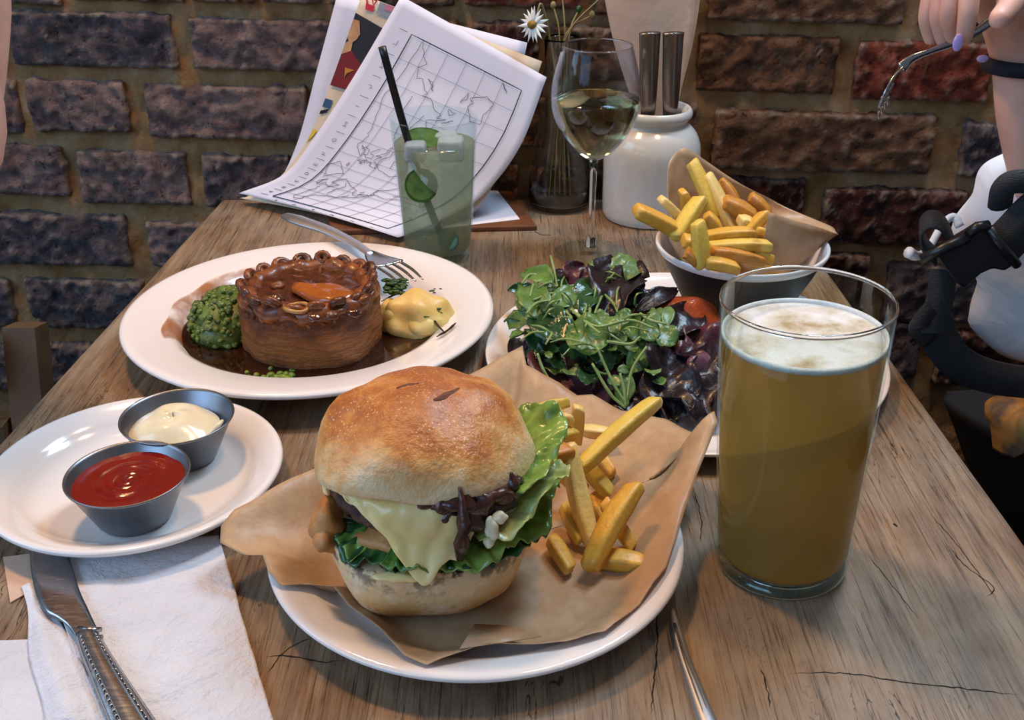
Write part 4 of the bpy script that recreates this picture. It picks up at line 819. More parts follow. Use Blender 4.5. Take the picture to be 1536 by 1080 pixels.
mk('front_flap', *patch(lambda u, v: fbl[round(u*12)].lerp(ftl[round(u*12)], v) + Vector((0, -.004*math.sin(PI*v)*math.sin(PI*u), 0)), 12, 8), 'parchment', cp, solid=.0004)
base_chips = 0
for lab, a, b, w, m_, y0, y1 in [
 ('tallest yellow chip leaning on the paper in bowl', (1037, 242), (1070, 315), .0125, 'fry_yellow', .02, .0),
 ('long pale chip right of the tallest chip in bowl', (1059, 262), (1099, 344), .0125, 'fry_pale', .015, -.01),
 ('wide golden chip hanging over the left rim of bowl', (953, 315), (1016, 348), .0140, 'fry_gold', -.04, -.035),
 ('pale chip leaning left above the rim chip', (991, 298), (1027, 336), .0100, 'fry_pale', -.02, -.02),
 ('narrow chip standing behind the pale leaning chip', (1024, 286), (1029, 318), .0095, 'fry_gold', .0, .0),
 ('bright yellow chip crossing the middle of bowl', (1052, 298), (1020, 350), .0145, 'fry_yellow', -.02, -.04),
 ('greenish chip standing at the front of bowl', (1046, 332), (1052, 392), .0125, 'fry_yellow', -.062, -.068),
 ('golden chip lying level behind the greenish chip', (1058, 356), (1122, 351), .0125, 'fry_gold', -.040, -.040),
 ('golden chip slanting up to the folded paper', (1150, 320), (1122, 352), .0115, 'fry_gold', -.02, -.03),
 ('yellow chip lying below the level golden chip', (1064, 371), (1143, 369), .0115, 'fry_yellow', -.050, -.050),
 ('brown skin-on wedge in the middle of bowl', (1086, 302), (1126, 324), .0150, 'fry_brown', -.005, -.010),
 ('small skin-on chip near the paper slope', (1125, 294), (1150, 319), .0110, 'fry_brown', .012, .005),
 ('golden chip behind the bright yellow crossing chip', (1059, 322), (1076, 346), .0120, 'fry_gold', -.015, -.02),
 ('small brown chip at the front left of bowl', (1028, 378), (1044, 391), .0110, 'fry_brown', -.062, -.066),
 ('brown-edged chip lying along the front of bowl', (1068, 378), (1134, 390), .0115, 'fry_brown', -.060, -.058),
 ('golden chip lowest along the front rim of bowl', (1057, 394), (1100, 402), .0110, 'fry_gold', -.070, -.070),
 ('orange chip high against the paper back', (1080, 270), (1101, 298), .0105, 'fry_brown', .022, .010),
 ('chip buried below the left rim chip', (1024, 360), (1046, 370), .0120, 'fry_gold', -.05, -.05),
 ('chip half under the folded paper in bowl', (1130, 346), (1160, 360), .0125, 'fry_gold', -.03, -.03),
 ('pale stub chip beside the brown wedge', (1108, 331), (1126, 336), .0110, 'fry_pale', -.02, -.02),
 ('chip at the bottom right of bowl by the paper', (1104, 380), (1150, 388), .0120, 'fry_gold', -.05, -.05),
 ('chip underneath the level golden chip', (1080, 362), (1130, 366), .0130, 'fry_brown', -.03, -.03)]:
    fry(lab, UY(*a, BWC.y+y0), UY(*b, BWC.y+y1), w, m_, .001, G2, random.uniform(-.4, .4), .85)
mk('crumbled_chips', *blob(Vector((BWC.x-.004, BWC.y-.004, RZ-.024)), .034, .034, .022, .004, 60, 4, 32, 20), 'fry_brown', bw, label='mass of golden chips deep in the bowl')
# ================================================================ PIE PLATE
GC = Vector((PIE_C[0], PIE_C[1], 0)); GZ = .0135
def gr(a):
    d = math.degrees(a) % 360; r = .1045
    if 8 < d < 95: r = .1045 - .052*math.sin(PI*(d-8)/87)
    return min(.1042, r - .001 + .004*nz((math.cos(a), math.sin(a), 0), 3.5, 3))
V = [GC + Vector((0, 0, GZ))]; n_ = 96
for k, (rr, z) in enumerate(((.5, GZ), (.8, GZ), (.96, GZ), (.99, GZ+.0001), (1, GZ-.0002))):
    V += [GC + Vector((gr(2*PI*i/n_)*rr*math.cos(2*PI*i/n_), gr(2*PI*i/n_)*rr*math.sin(2*PI*i/n_), z)) for i in range(n_)]
Fc = [(0, 1+i, 1+(i+1) % n_) for i in range(n_)] + [(1+j*n_+i, 1+(j+1)*n_+i, 1+(j+1)*n_+(i+1) % n_, 1+j*n_+(i+1) % n_) for j in range(4) for i in range(n_)]
gv = mk('gravy', V, Fc, 'gravy', origin=GC + Vector((0, 0, .0075))); tag(gv, 'pool of dark brown gravy around the pie', 'gravy')
DP = deep_prof(PIE_R)
def smS(u, v):
    a = D(75 + 130*u); r = .100 + .0155*v*(1 + .3*nz((u*5, 0, 1), 1.5)); return GC + Vector((r*math.cos(a), r*math.sin(a), plate_z(DP, r) + .0014))
mk('gravy_smear', *patch(smS, 50, 6), 'gravy_smear', gv, label='thin brown gravy film smeared up the plate well')
PC = Vector((-0.1580, 0.7880, .0078))
pie = thing('meat_pie', 'tall round crimped pastry pie standing in brown gravy', 'pie', PC)
PH = .066
pp_ = spline([(q[0], q[1], 0) for q in [(.002, 0), (.050, 0), (.0560, .004), (.0578, .016), (.0574, .032), (.0560, .046), (.0560, .054), (.0540, .0590), (.0480, .0600), (.0440, .0560), (.0410, .0540), (.002, .0535)]], 56)
def piefn(p, a):
    k = 1 + .085*nz((math.cos(a), math.sin(a), p.z*14), 1.9, 3) + (.020*math.sin(13*a) if p.z > .04 else 0) + .022*nz((math.cos(a), math.sin(a), p.z*30), 4.5, 8) + .030*max(0, math.cos(3*(a+.75)))**14; return Vector((p.x*k, p.y*k, p.z + (.002*math.sin(13*a+1) if p.z > .05 else 0)))
mk('crust', *capped(lathe(PC, [(p.x, p.y) for p in pp_], 104, piefn), 104), 'pastry', pie)
def rcfn(p, a): k = 1 + .05*nz((math.cos(a), math.sin(a), p.z*9), 2.6, 6) + .03*math.sin(9*a+1); return Vector((p.x*k, p.y*k, p.z + .0030*nz((math.cos(a), math.sin(a), 1), 5.0, 2)))
mk('rim_crust', *lathe(PC, [(.0495+.0085*math.cos(t), .0535+.0085*math.sin(t)) for t in [2*PI*k/16 for k in range(17)]], 120, rcfn), 'pastry_brown', pie)
NCR = 18
for k in range(NCR):                       # rolled crimps round the top
    a = 2*PI*k/NCR + .1; rr = random.uniform(.0056, .0088); cc = PC + Vector((.0512*math.cos(a), .0512*math.sin(a), .0595 + random.uniform(-.001, .003)))
    rad, tan = Vector((math.cos(a), math.sin(a), 0)), Vector((-math.sin(a), math.cos(a), 0)); pts = []
    sp = random.choice((-1, 1)); tilt = random.uniform(-.5, .5)
    for i in range(22): th = i/21*3.4*PI; q = rr*(1 - .72*i/21); pts.append(cc + tan*(sp*q*math.cos(th)) + (Vector((0, 0, 1)) + rad*(.8+tilt)).normalized()*(q*math.sin(th)) + rad*(.0028*i/21))
    mk('crimp', *tube(pts, [.0020, .0036, .0036, .0030, .0014], 8), random.choice(['pastry_brown', 'pastry_dark']), pie)
for k in range(17):                        # second, lower row of folds pressed against the wall of the pie
    a = 2*PI*(k+.4)/17; cc = PC + Vector((.0565*math.cos(a), .0565*math.sin(a), .0500 + random.uniform(-.002, .002))); tan = Vector((-math.sin(a), math.cos(a), 0)); rad = Vector((math.cos(a), math.sin(a), 0))
    pts = [cc + tan*(.0068*math.cos(th)) + Vector((0, 0, .0055*math.sin(th))) - rad*.0015*abs(math.cos(th)) for th in [(-.2+1.5*i/12)*PI for i in range(13)]]
    mk('crimp', *tube(pts, [.0014, .0026, .0028, .0026, .0014], 8), 'pastry_brown', pie)
def fz(r, a): return .0575 + .0022*nz((r*math.cos(a), r*math.sin(a), 0), 90, 3) + .0012*nz((r*math.cos(a), r*math.sin(a), 4), 220, 1)
mk('filling', *patch(lambda u, v: PC + Vector((.046*v*math.cos(2*PI*u), .046*v*math.sin(2*PI*u), fz(.046*v, 2*PI*u))), 60, 14), 'pie_filling', pie)
def topz(px, py, z): p = UZ(px, py, PC.z + z); return p
q0, q1 = topz(440, 418, .062), topz(528, 436, .062); mid = (q0+q1)/2; ax = (q1-q0).normalized(); sd_ = Vector((-ax.y, ax.x, 0))
mk('pie_topping', *[[mid + ax*(0.0290*math.cos(t)*k) + sd_*(.0150*math.sin(t)*k*(1+.25*math.cos(t))) + Vector((0, 0, z + .0008*math.sin(5*t))) for k, z in ((1, -.003), (1, .001), (.8, .0022), (.35, .0026)) for t in [2*PI*i/30 for i in range(30)]], [(j*30+i, j*30+(i+1) % 30, (j+1)*30+(i+1) % 30, (j+1)*30+i) for j in range(3) for i in range(30)] + [tuple(range(90, 120))]], 'pie_carrot', pie, label='orange brown slice baked into the pie lid')
oc = topz(442, 453, .0625); mk('onion_ring', *tube([oc + Vector((.0092*math.cos(2*PI*i/24), .0078*math.sin(2*PI*i/24), .0008*math.sin(4*PI*i/24))) for i in range(25)], .0017, 8), 'onion_ring', pie, label='pale onion ring on the pie lid')
for k, (x, y, s) in enumerate([(470, 470, .005), (500, 466, .005), (408, 440, .006), (548, 440, .006), (535, 462, .005), (412, 418, .005)]): mk('pie_piece', *blob(topz(x, y, .059), s*1.2, s, s*.7, .002, 260, k, 14, 10), 'pastry_brown' if k % 2 else 'pie_filling', pie)
pie.scale = (.93, .93, .90)
# mushy peas: heap with loose peas
hc = UZ(346, 492, .016); ph = blob(hc + Vector((-.002, .006, .002)), .0300, .0380, .026, .006, 70, 3, 28, 18, -.010)
parts = [ph]
for k in range(330):
    a, b = random.uniform(0, 2*PI), math.acos(random.uniform(-.1, 1)); d = Vector((.0300*math.sin(b)*math.cos(a), .0380*math.sin(b)*math.sin(a), .026*math.cos(b))); p = hc + Vector((-.002, .006, .002)) + d*random.uniform(.96, 1.06); r = random.uniform(.0016, .0034)
    parts.append(blob(p, r, r*1.1, r*.8, r*.3, 300, k, 7, 5))
pz = mk('crushed_peas', *join(parts), 'peas', origin=hc - Vector((0, 0, .008))); tag(pz, 'heap of crushed green peas on the left of the pie', 'peas', kind='stuff')
parts = []
for k in range(80):
    t = random.random(); p = UZ(340 + 105*t + random.uniform(-8, 8), 582 - 20*t + 14*random.gauss(0, .5), .0140); r = random.uniform(.0012, .0030); parts.append(blob(p, r, r, r*.8, r*.3, 300, k, 7, 5))
pz2 = mk('loose_peas', *join(parts), 'pea_bright', origin=UZ(385, 572, .0135)); tag(pz2, 'loose crushed peas floating in the gravy before the pie', 'peas', kind='stuff')
mc = UZ(624, 482, .0195); mh = thing('mashed_potato', 'yellow mashed potato heap streaked with gravy under the fork', 'potato', mc - Vector((0, 0, .009)))
mk('heap', *join([blob(mc + Vector((0, .004, -.001)), .030, .024, .021, .008, 62, 5, 36, 22, -.009), blob(mc + Vector((.009, -.006, .001)), .016, .015, .012, .004, 80, 7, 28, 16, -.004), blob(mc + Vector((-.016, .004, 0)), .017, .017, .018, .005, 80, 2, 28, 16, -.009)]), 'mash', mh)
for pts in ([(636, 438), (645, 462), (652, 482), (668, 500)], [(572, 452), (600, 440), (640, 444), (660, 452)], [(600, 446), (596, 462), (604, 470)], [(655, 505), (672, 495), (684, 484)]):
    mk('gravy_streak', *tube(spline([UZ(x, y, .034 if y < 470 else .026) for x, y in pts], 14), [.0005, .0013, .0010, .0014, .0005], 8, .6), 'gravy', mh)
parts = []
for k in range(46):
    p = UZ(random.uniform(578, 606), random.uniform(420, 440), .036 + .006*random.random()); r = random.uniform(.0012, .0032); parts.append(blob(p, r*1.6, r, r*.6, r*.5, 300, k, 6, 4))
for k in range(26):
    p = UZ(random.uniform(600, 668), random.uniform(432, 478), .038 - .006*random.random()); r = random.uniform(.0006, .0014); parts.append(blob(p, r*1.6, r, r*.6, r*.4, 300, k, 6, 4))
hb = mk('chopped_herbs', *join(parts), 'herb', mh); hb['kind'] = 'stuff'
# fork on the pie plate
def flat_path(path, halfw, thick, n=10): return tube(path, halfw, n, 1.0, Vector((0, 0, 1))) if thick is None else tube(path, halfw, n, thick, Vector((0, 0, 1)))
fk = thing('fork', 'steel fork lying over the rim of pie plate onto the mash', 'fork', UZ(430, 322, .028))
fp = [UZ(428, 323, .034), UZ(452, 332, .0345), UZ(490, 345, .0345), UZ(530, 364, .0335), UZ(556, 381, .0335)]
mk('handle', *tube(spline(fp, 30), [.0060, .0092, .0088, .0078, .0064, .0050, .0044], 12, .34), 'steel_pale', fk)
hA, hB, hT = UZ(553, 379, .0338), UZ(584, 397, .0370), UZ(618, 423, .0350)
fd = (hB-hA).normalized(); fsd = fd.cross(Vector((0, 0, 1))).normalized()
def hdS(u, v): w = .0036 + .0098*min(1, (v*1.5))**.8; return hA.lerp(hB, v) + fsd*(w*(2*u-1)) + Vector((0, 0, -.0022*math.sin(PI*v) + .0012*(2*u-1)**2))
mk('head', *patch(hdS, 8, 8), 'steel', fk, solid=.0014)
for k in range(4):
    o_ = (k-1.5)*.0074; mk('tine', *tube(spline([hB + fsd*o_ - fd*.003, hB.lerp(hT, .5) + fsd*o_ + Vector((0, 0, .0012)), hT + fsd*o_*.95], 10), [.0019, .0018, .0016, .0008], 8, .55), 'steel', fk)
# ================================================================ SAUCE CUPS
zk = .0066; kc = UZ(203, 774, zk); kz = UY(199, 708, kc.y).z
def cup(label, c, R, H, sauce, slabel):
    o = thing('sauce_cup', label, 'cup', c); rb = R*.60
    mk('cup_wall', *lathe(c, [(0, .0006), (rb*.93, .0006), (rb*1.0, .002), (R*.955, H-.0016), (R*.985, H-.0004), (R*1.005, H-.0002), (R*1.012, H-.001), (R*1.0, H-.0020), (R*.975, H-.0022), (rb*1.03, .0015), (rb*.98, 0), (0, 0)], 72), 'steel_brushed', o)
    return o
Rk = (UZ(290, 708, kz) - UZ(108, 708, kz)).length/2; Hk = kz - zk
kcup = cup('steel sauce cup filled with red ketchup, nearer of the two', kc, Rk, Hk, 0, 0)
def ksauce(u, v):
    a = 2*PI*u; r = Rk*.90*v; z = Hk - .0062 + .0011*math.sin(r*620 + a + 1.0)*(1-v)*2*.6 + .0008*nz((r*math.cos(a), r*math.sin(a), 0), 90, 3); return kc + Vector((r*math.cos(a), r*math.sin(a), z))
kt = mk('ketchup', *patch(ksauce, 56, 18), 'ketchup', kcup)
mcn = UZ(265, 622, kz); Rm = (UZ(348, 622, kz) - UZ(181, 622, kz)).length/2
mcup = cup('steel sauce cup heaped with pale mayonnaise, behind the ketchup', Vector((mcn.x, mcn.y, zk)), Rm, Hk, 0, 0)
def msauce(u, v):
    a = 2*PI*u; r = Rm*.80*v; q = (r*math.cos(a), r*math.sin(a), 0); z = Hk - .009 + .0115*(1-v**2.4) + .0034*nz(q, 60, 2)*(1-v*.5) + .0018*math.sin(a*2 + r*260)*(1-v); return Vector((mcn.x-.002, mcn.y-.002, zk+z)) + Vector(q)
mk('mayonnaise', *patch(msauce, 56, 20), 'mayo', mcup)
mk('mayo_smear', *tube(spline([Vector((mcn.x+Rm*.62, mcn.y-Rm*.48, zk+Hk*.78)), Vector((mcn.x+Rm*.80, mcn.y-Rm*.30, zk+Hk*.93)), Vector((mcn.x+Rm*.86, mcn.y-Rm*.16, zk+Hk*.97))], 8), [.001, .002, .001], 8), 'mayo', mcup)
# ================================================================ SALAD
sc_ = UZ(930, 500, .02); sal = thing('salad', 'mixed green and dark red leaf salad on the large plate', 'salad', Vector((sc_.x, sc_.y, .0065)))
def leaf(a, b, w, mat, shape='oval', cup_=.15, wave=.10, sag=.0, face=None, name='leaf', nu=6, nv=9, seed=None):
    a, b = Vector(a), Vector(b); d = b-a; Ln = d.length; t = d.normalized(); f = Vector(face or (0, -.55, .85)); s = t.cross(f); s = s.normalized() if s.length > 1e-4 else Vector((1, 0, 0)); nn = s.cross(t).normalized(); sd = seed or random.uniform(0, 50)
    def W(v):
        if shape == 'round': return math.sin(PI*(.04+.93*v))**.55
        if shape == 'spoon': return .10 + .95*max(0, math.sin(PI*min(1, max(0, (v-.32)/.70))))**.6 if v > .32 else .10
        if shape == 'lobed': return (.22 + .8*math.sin(PI*(.08+.87*v))**.8)*(.72 + .34*abs(math.cos(v*3*PI)))
        return math.sin(PI*(.05+.92*v))**.85
    def S(u, v):
        x = 2*u-1; w = w_*W(v); p = a + d*v + s*(w*x)
        p = p + nn*(cup_*w_*x*x + sag*Ln*math.sin(PI*v) + wave*w_*(nz((x*1.2, v*3, sd), 1.6) + .6*abs(x)*math.sin(v*11+sd)))
        p.z = max(p.z, .0075); return p
    w_ = w/2
    return mk(name, *patch(S, nu, nv), mat, sal, solid=.0004)
U_ = UZ
# big dark and red leaves first
for a, b, w, m_, sh, cu, wv in [
 ((812, 505, .018), (868, 615, .014), .050, 'leaf_purple', 'lobed', .2, .35), ((860, 560, .016), (930, 600, .012), .050, 'leaf_purple', 'lobed', -.1, .35), ((905, 540, .020), (985, 600, .012), .046, 'leaf_black', 'lobed', .2, .3),
 ((820, 490, .026), (880, 590, .016), .040, 'leaf_red', 'lobed', .1, .4), ((985, 530, .030), (1015, 638, .012), .046, 'leaf_black', 'lobed', .3, .4), ((1010, 520, .034), (1062, 640, .012), .060, 'leaf_black', 'lobed', .25, .45),
 ((1030, 480, .044), (1088, 560, .028), .060, 'leaf_red', 'lobed', -.2, .4), ((1050, 500, .040), (1094, 610, .016), .050, 'leaf_purple', 'lobed', .2, .4), ((1000, 560, .024), (1052, 622, .014), .040, 'leaf_red', 'lobed', .2, .4), ((960, 570, .022), (1000, 625, .012), .036, 'leaf_black', 'lobed', .2, .35),
 ((905, 470, .055), (938, 402, .060), .046, 'leaf_black', 'lobed', .3, .35), ((930, 470, .050), (950, 425, .058), .036, 'leaf_black', 'lobed', .2, .3), ((955, 468, .052), (1016, 436, .058), .016, 'leaf_black', 'oval', .2, .2), ((850, 425, .050), (878, 398, .062), .024, 'leaf_red', 'oval', .2, .2), ((870, 420, .055), (906, 405, .060), .016, 'leaf_red', 'oval', .3, .2),
 ((785, 510, .016), (800, 575, .014), .030, 'leaf_black', 'oval', .3, .3), ((1005, 500, .045), (1045, 470, .048), .030, 'leaf_black', 'round', .2, .2), ((930, 590, .014), (965, 628, .012), .03, 'leaf_black', 'oval', .1, .2)]:
    leaf(U_(*a), U_(*b), w, m_, sh, cu, wv, .12, nu=10, nv=14)
# underlying green mass
for k in range(60):
    x, y = random.uniform(800, 960), random.uniform(415, 560); h_ = .014 + .034*max(0, 1 - ((x-872)/125)**2)*max(0, 1 - ((y-480)/110)**2)*random.uniform(.7, 1.1); an = random.uniform(0, 2*PI); ln = random.uniform(.016, .030); p = U_(x, y, h_)
    leaf(p, p + Vector((ln*math.cos(an), ln*math.sin(an), random.uniform(-.006, .008))), random.uniform(.012, .020), random.choice(['leaf_deep', 'leaf_green', 'leaf_deep', 'leaf_green', 'leaf_black']), random.choice(['oval', 'round', 'lobed']), .2, .3, .1, (random.uniform(-.5, .5), random.uniform(-.8, .2), .8))
# the named front leaves, in their places
for a, b, w, m_, sh in [
 ((800, 470, .056), (850, 512, .050), .030, 'leaf_deep', 'round'), ((850, 500, .056), (912, 514, .052), .034, 'leaf_green', 'round'), ((820, 448, .062), (850, 480, .058), .024, 'leaf_deep', 'round'),
 ((790, 430, .062), (812, 478, .056), .026, 'leaf_green', 'lobed'), ((762, 488, .040), (806, 470, .050), .018, 'leaf_green', 'lobed'), ((786, 410, .058), (830, 425, .064), .022, 'leaf_green', 'oval'), ((800, 495, .046), (808, 530, .034), .016, 'leaf_deep', 'oval'),
 ((918, 408, .062), (882, 396, .066), .012, 'leaf_cress', 'lobed'), ((920, 410, .064), (950, 388, .070), .020, 'leaf_cress', 'lobed'), ((940, 420, .064), (957, 392, .070), .016, 'leaf_cress', 'oval'), ((900, 415, .064), (915, 390, .068), .014, 'leaf_green', 'oval'),
 ((958, 500, .054), (990, 496, .056), .020, 'leaf_cress', 'round'), ((985, 500, .054), (1015, 514, .050), .020, 'leaf_cress', 'round'), ((972, 492, .056), (1002, 480, .058), .018, 'leaf_cress', 'round'), ((888, 478, .060), (914, 482, .058), .015, 'leaf_cress', 'round'), ((905, 480, .060), (928, 500, .056), .015, 'leaf_cress', 'round'), ((922, 474, .060), (945, 482, .058), .014, 'leaf_cress', 'round'),
 ((945, 500, .050), (950, 538, .038), .022, 'leaf_green', 'oval'), ((972, 520, .046), (945, 560, .030), .018, 'leaf_green', 'oval'), ((942, 560, .034), (938, 605, .018), .012, 'leaf_cress', 'oval'), ((925, 575, .028), (940, 612, .016), .010, 'leaf_green', 'oval'), ((830, 460, .064), (868, 440, .066), .020, 'leaf_green', 'round'), ((860, 445, .066), (900, 425, .066), .018, 'leaf_deep', 'round'),
 ((870, 470, .062), (890, 440, .064), .016, 'leaf_deep', 'oval'), ((998, 492, .056), (1004, 460, .062), .010, 'leaf_cress', 'oval'), ((840, 520, .044), (880, 545, .036), .020, 'leaf_deep', 'oval'), ((880, 525, .046), (925, 545, .036), .018, 'leaf_deep', 'oval'), ((790, 440, .056), (782, 468, .050), .014, 'leaf_cress', 'round')]:
    leaf(U_(*a), U_(*b), w, m_, sh, .18, .18, .10)
for k in range(46):
    x, y = random.uniform(790, 990), random.uniform(420, 570); p = U_(x, y, .052 - .022*max(0, (y-500)/70)); an = random.uniform(0, 2*PI); ln = random.uniform(.007, .016)
    leaf(p, p + Vector((ln*math.cos(an), ln*math.sin(an), random.uniform(-.002, .005))), ln*.85, random.choice(['leaf_cress', 'leaf_green', 'leaf_cress']), random.choice(['round', 'oval', 'lobed']), .2, .15, .1, nu=5, nv=6)
for pts in [((783, 425), (795, 412), (815, 416), (835, 430)), ((795, 445), (802, 425), (822, 418)), ((800, 450), (830, 440), (850, 448), (862, 470)), ((858, 465), (872, 478), (900, 500)), ((865, 470), (895, 490), (945, 480), (980, 492)), ((880, 440), (885, 465), (878, 490)), ((895, 520), (920, 575), (940, 606)), ((888, 545), (915, 590), (938, 612)), ((905, 440), (920, 455), (926, 468)), ((910, 512), (945, 516), (960, 505)), ((970, 520), (948, 555), (940, 600)),
            ((826, 384), (830, 400), (836, 430)), ((790, 470), (805, 455), (830, 450)), ((868, 430), (880, 450), (875, 475)), ((912, 425), (900, 450), (892, 470)), ((960, 470), (975, 480), (1000, 486)), ((806, 530), (815, 555), (825, 570)), ((835, 455), (850, 440), (880, 436)), ((930, 560), (936, 585), (938, 612)), ((845, 432), (838, 455), (858, 476))]:
    mk('stem', *tube(spline([U_(x, y, .064 - .042*max(0, (y-500)/110) if y > 500 else .064) for x, y in pts], 14), [.0010, .0012, .0007], 6), 'leaf_stem', sal)
for k in range(24):
    x, y = random.uniform(800, 960), random.uniform(405, 520); an = random.uniform(0, 2*PI); ln = random.uniform(25, 55); x2, y2 = x + ln*math.cos(an), y + .6*ln*math.sin(an); zs_ = .066 - .02*max(0, (y2-480)/60)
    mk('stem', *tube(spline([U_(x, y, .060), U_((x+x2)/2 + random.uniform(-8, 8), (y+y2)/2 - 6, zs_+.004), U_(x2, y2, zs_)], 8), [.0008, .0009, .0005], 5), 'leaf_stem', sal)
fc_ = U_(1008, 492, .034); ff = thing('roast_fillet', 'glazed orange brown roasted fillet lying behind the salad leaves', 'fish', fc_ - Vector((0, 0, .0235)))
mk('fillet', *join([blob(fc_ + Vector((.002, 0, 0)), 0.038, .017, .025, .005, 60, 3, 40, 22, -.023)]), 'fillet', ff)
# ================================================================ CUTLERY AND NAPKINS AT THE FRONT
na = thing('paper_napkin', 'folded white paper napkin under the knife, tucked under side plate', 'napkin', UZ(180, 950, 0))
nA, nB, nC, nD = UZ(62, 836), UZ(328, 806), UZ(414, 1100), UZ(150, 1100)
def npS(u, v):
    p = nA.lerp(nB, u).lerp(nD.lerp(nC, u), v); z = .0020 + .0014*nz((p.x, p.y, 0), 45, 3) + .0010*abs(nz((p.x*.5, p.y, 0), 110, 7)) + .0010*math.sin(u*PI)*v
    return Vector((p.x + .0010*nz((0, p.y, 3), 50), p.y, max(z, .0006)))
mk('front_fold', *patch(npS, 70, 70), 'napkin', na, solid=.0006)
fA, fB, fC, fD = UZ(33, 884), UZ(60, 876), UZ(176, 1100), UZ(66, 1100)
def flS(u, v):
    p = fA.lerp(fB, u).lerp(fD.lerp(fC, u), v); w = .25+.75*v; z = .0018 + .0045*w*math.sin(PI*min(1, u*1.25))**1.5 + .0012*nz((p.x, p.y, 3), 70, 5)
    return Vector((p.x + .0015*math.sin(v*9)*(1-u), p.y, max(z, .0008)))
mk('side_fold', *patch(flS, 20, 26), 'napkin', na, solid=.0006)
qs = [UZ(*q) for q in ((5, 838), (52, 832), (62, 880), (16, 906))]
mk('back_corner', *prism([(q.x, q.y) for q in qs], .0004, .0012), 'napkin_kraft', na, smooth=False, label='pinkish corner of the napkin sticking out')
n2 = thing('paper_napkin', 'pinkish white flat napkin at the corner left of the knife', 'napkin', UZ(20, 1020, 0)); q2 = [UZ(*q) for q in ((-90, 966), (50, 961), (80, 1110), (-110, 1110))]
mk('fold', *prism([(q.x, q.y) for q in q2], .0002, .0010), 'napkin', n2, smooth=False); mk('lower_fold', *prism([(q.x-.001, q.y-.001) for q in q2], 0, .0002), 'napkin', n2, smooth=False)
kn = thing('table_knife', 'steel table knife with beaded handle lying on the napkin', 'knife', UZ(120, 950, .004))
KZ = .0062
edgeL = [(46, 800), (46, 850), (55, 893), (68, 917), (84, 926), (100, 938), (113, 956)]; edgeR = [(92, 800), (108, 850), (120, 888), (131, 912), (139, 930), (145, 942), (149, 953)]
zl = [.0040, .0048, .0056, .0060, .0062, .0064, .0066]
el, er = spline([UZ(x, y, z) for (x, y), z in zip(edgeL, zl)], 30), spline([UZ(x, y, z) for (x, y), z in zip(edgeR, zl)], 30)
mk('blade', *patch(lambda u, v: el[round(v*30)].lerp(er[round(v*30)], u) + Vector((0, 0, .0005*math.sin(PI*u))), 6, 30), 'steel', kn, solid=.0014)
hl, hr = spline([UZ(x, y, .0070) for x, y in ((112, 952), (122, 985), (140, 1030), (158, 1075), (176, 1120), (190, 1150))], 30), spline([UZ(x, y, .0070) for x, y in ((149, 950), (164, 975), (190, 1015), (222, 1062), (262, 1120), (285, 1150))], 30)
def hS(u, v): i = round(v*30); return hl[i].lerp(hr[i], u) + Vector((0, 0, .0036*math.sin(PI*u)**.7))
mk('handle', *patch(hS, 12, 30), 'steel', kn, solid=.004, off=-1)
for u in (.17, .83, .27, .73): mk('handle_line', *tube([hS(u, v/30) + Vector((0, 0, .0004)) for v in range(2, 31)], .0006, 6), 'steel', kn)
bd_ = [blob(hS(u, v/110) + Vector((0, 0, .0003)), .0010, .0010, .0009, nu=6, nv=4) for u in (.22, .78) for v in range(8, 110)]
b_ = mk('beading', *join(bd_), 'steel', kn); b_['kind'] = 'stuff'
mk('bolster', *tube([UZ(118, 942, .0068), UZ(135, 946, .0085), UZ(152, 944, .0068)], [.0014, .0020, .0014], 8), 'steel', kn); mk('bolster', *tube([UZ(116, 955, .0068), UZ(136, 958, .0085), UZ(154, 955, .0068)], [.0012, .0018, .0012], 8), 'steel', kn)
hn = thing('cutlery', 'slim steel cutlery handle beside the burger plate, below the pint', 'cutlery', UZ(1035, 1000, 0))
mk('handle', *tube(spline([UZ(1008, 914, .0032), UZ(1014, 940, .0036), UZ(1026, 985, .0038), UZ(1042, 1030, .0038), UZ(1062, 1085, .0038), UZ(1082, 1130, .0036)], 40), [.0012, .0026, .0031, .0036, .0044, .0054, .0060], 12, .65), 'steel_pale', hn)
for o_ in (-.35, .35): mk('groove_line', *tube(spline([UZ(1012+o_*3, 935, .0058), UZ(1027+o_*5, 985, .0062), UZ(1044+o_*8, 1030, .0063), UZ(1064+o_*11, 1085, .0064)], 30), .0005, 6), 'steel_brushed', hn)
# ================================================================ PEOPLE
def skin_mesh(name, verts, edges, radii, mat, parent=None, origin=None, sub=2, label=None):
    me = bpy.data.meshes.new(name); org = ORG[parent.name] if parent else Vector(origin); me.from_pydata([tuple(Vector(v)-org) for v in verts], edges, []); me.materials.append(MATS[mat])
    o = bpy.data.objects.new(name, me); COL.objects.link(o); ORG[o.name] = org
    if parent: o.parent = parent
    else: o.location = org
    m_ = o.modifiers.new('skin', 'SKIN'); m_.use_smooth_shade = True
    if not me.skin_vertices: bm = bmesh.new(); bm.from_mesh(me); bm.verts.layers.skin.verify(); bm.to_mesh(me); bm.free()
    for i, r in enumerate(radii): me.skin_vertices[0].data[i].radius = (r, r) if not isinstance(r, tuple) else r; me.skin_vertices[0].data[i].use_root = (i == 0)
    s = o.modifiers.new('smooth', 'SUBSURF'); s.levels = sub; s.render_levels = sub
    if label: o['label'] = label
    return o
PY = .80
def pxr(px, w, y): return (UY(px+w/2, 60, y) - UY(px-w/2, 60, y)).length/2
pv, pe, prd = [], [], []
def chain(pts, start=None):
    prev = start
    for x, y, d, w in pts:
        pv.append(UY(x, y, d)); prd.append(pxr(x, w, d)); k = len(pv)-1
        if prev is not None: pe.append((prev, k))
        prev = k
    return prev
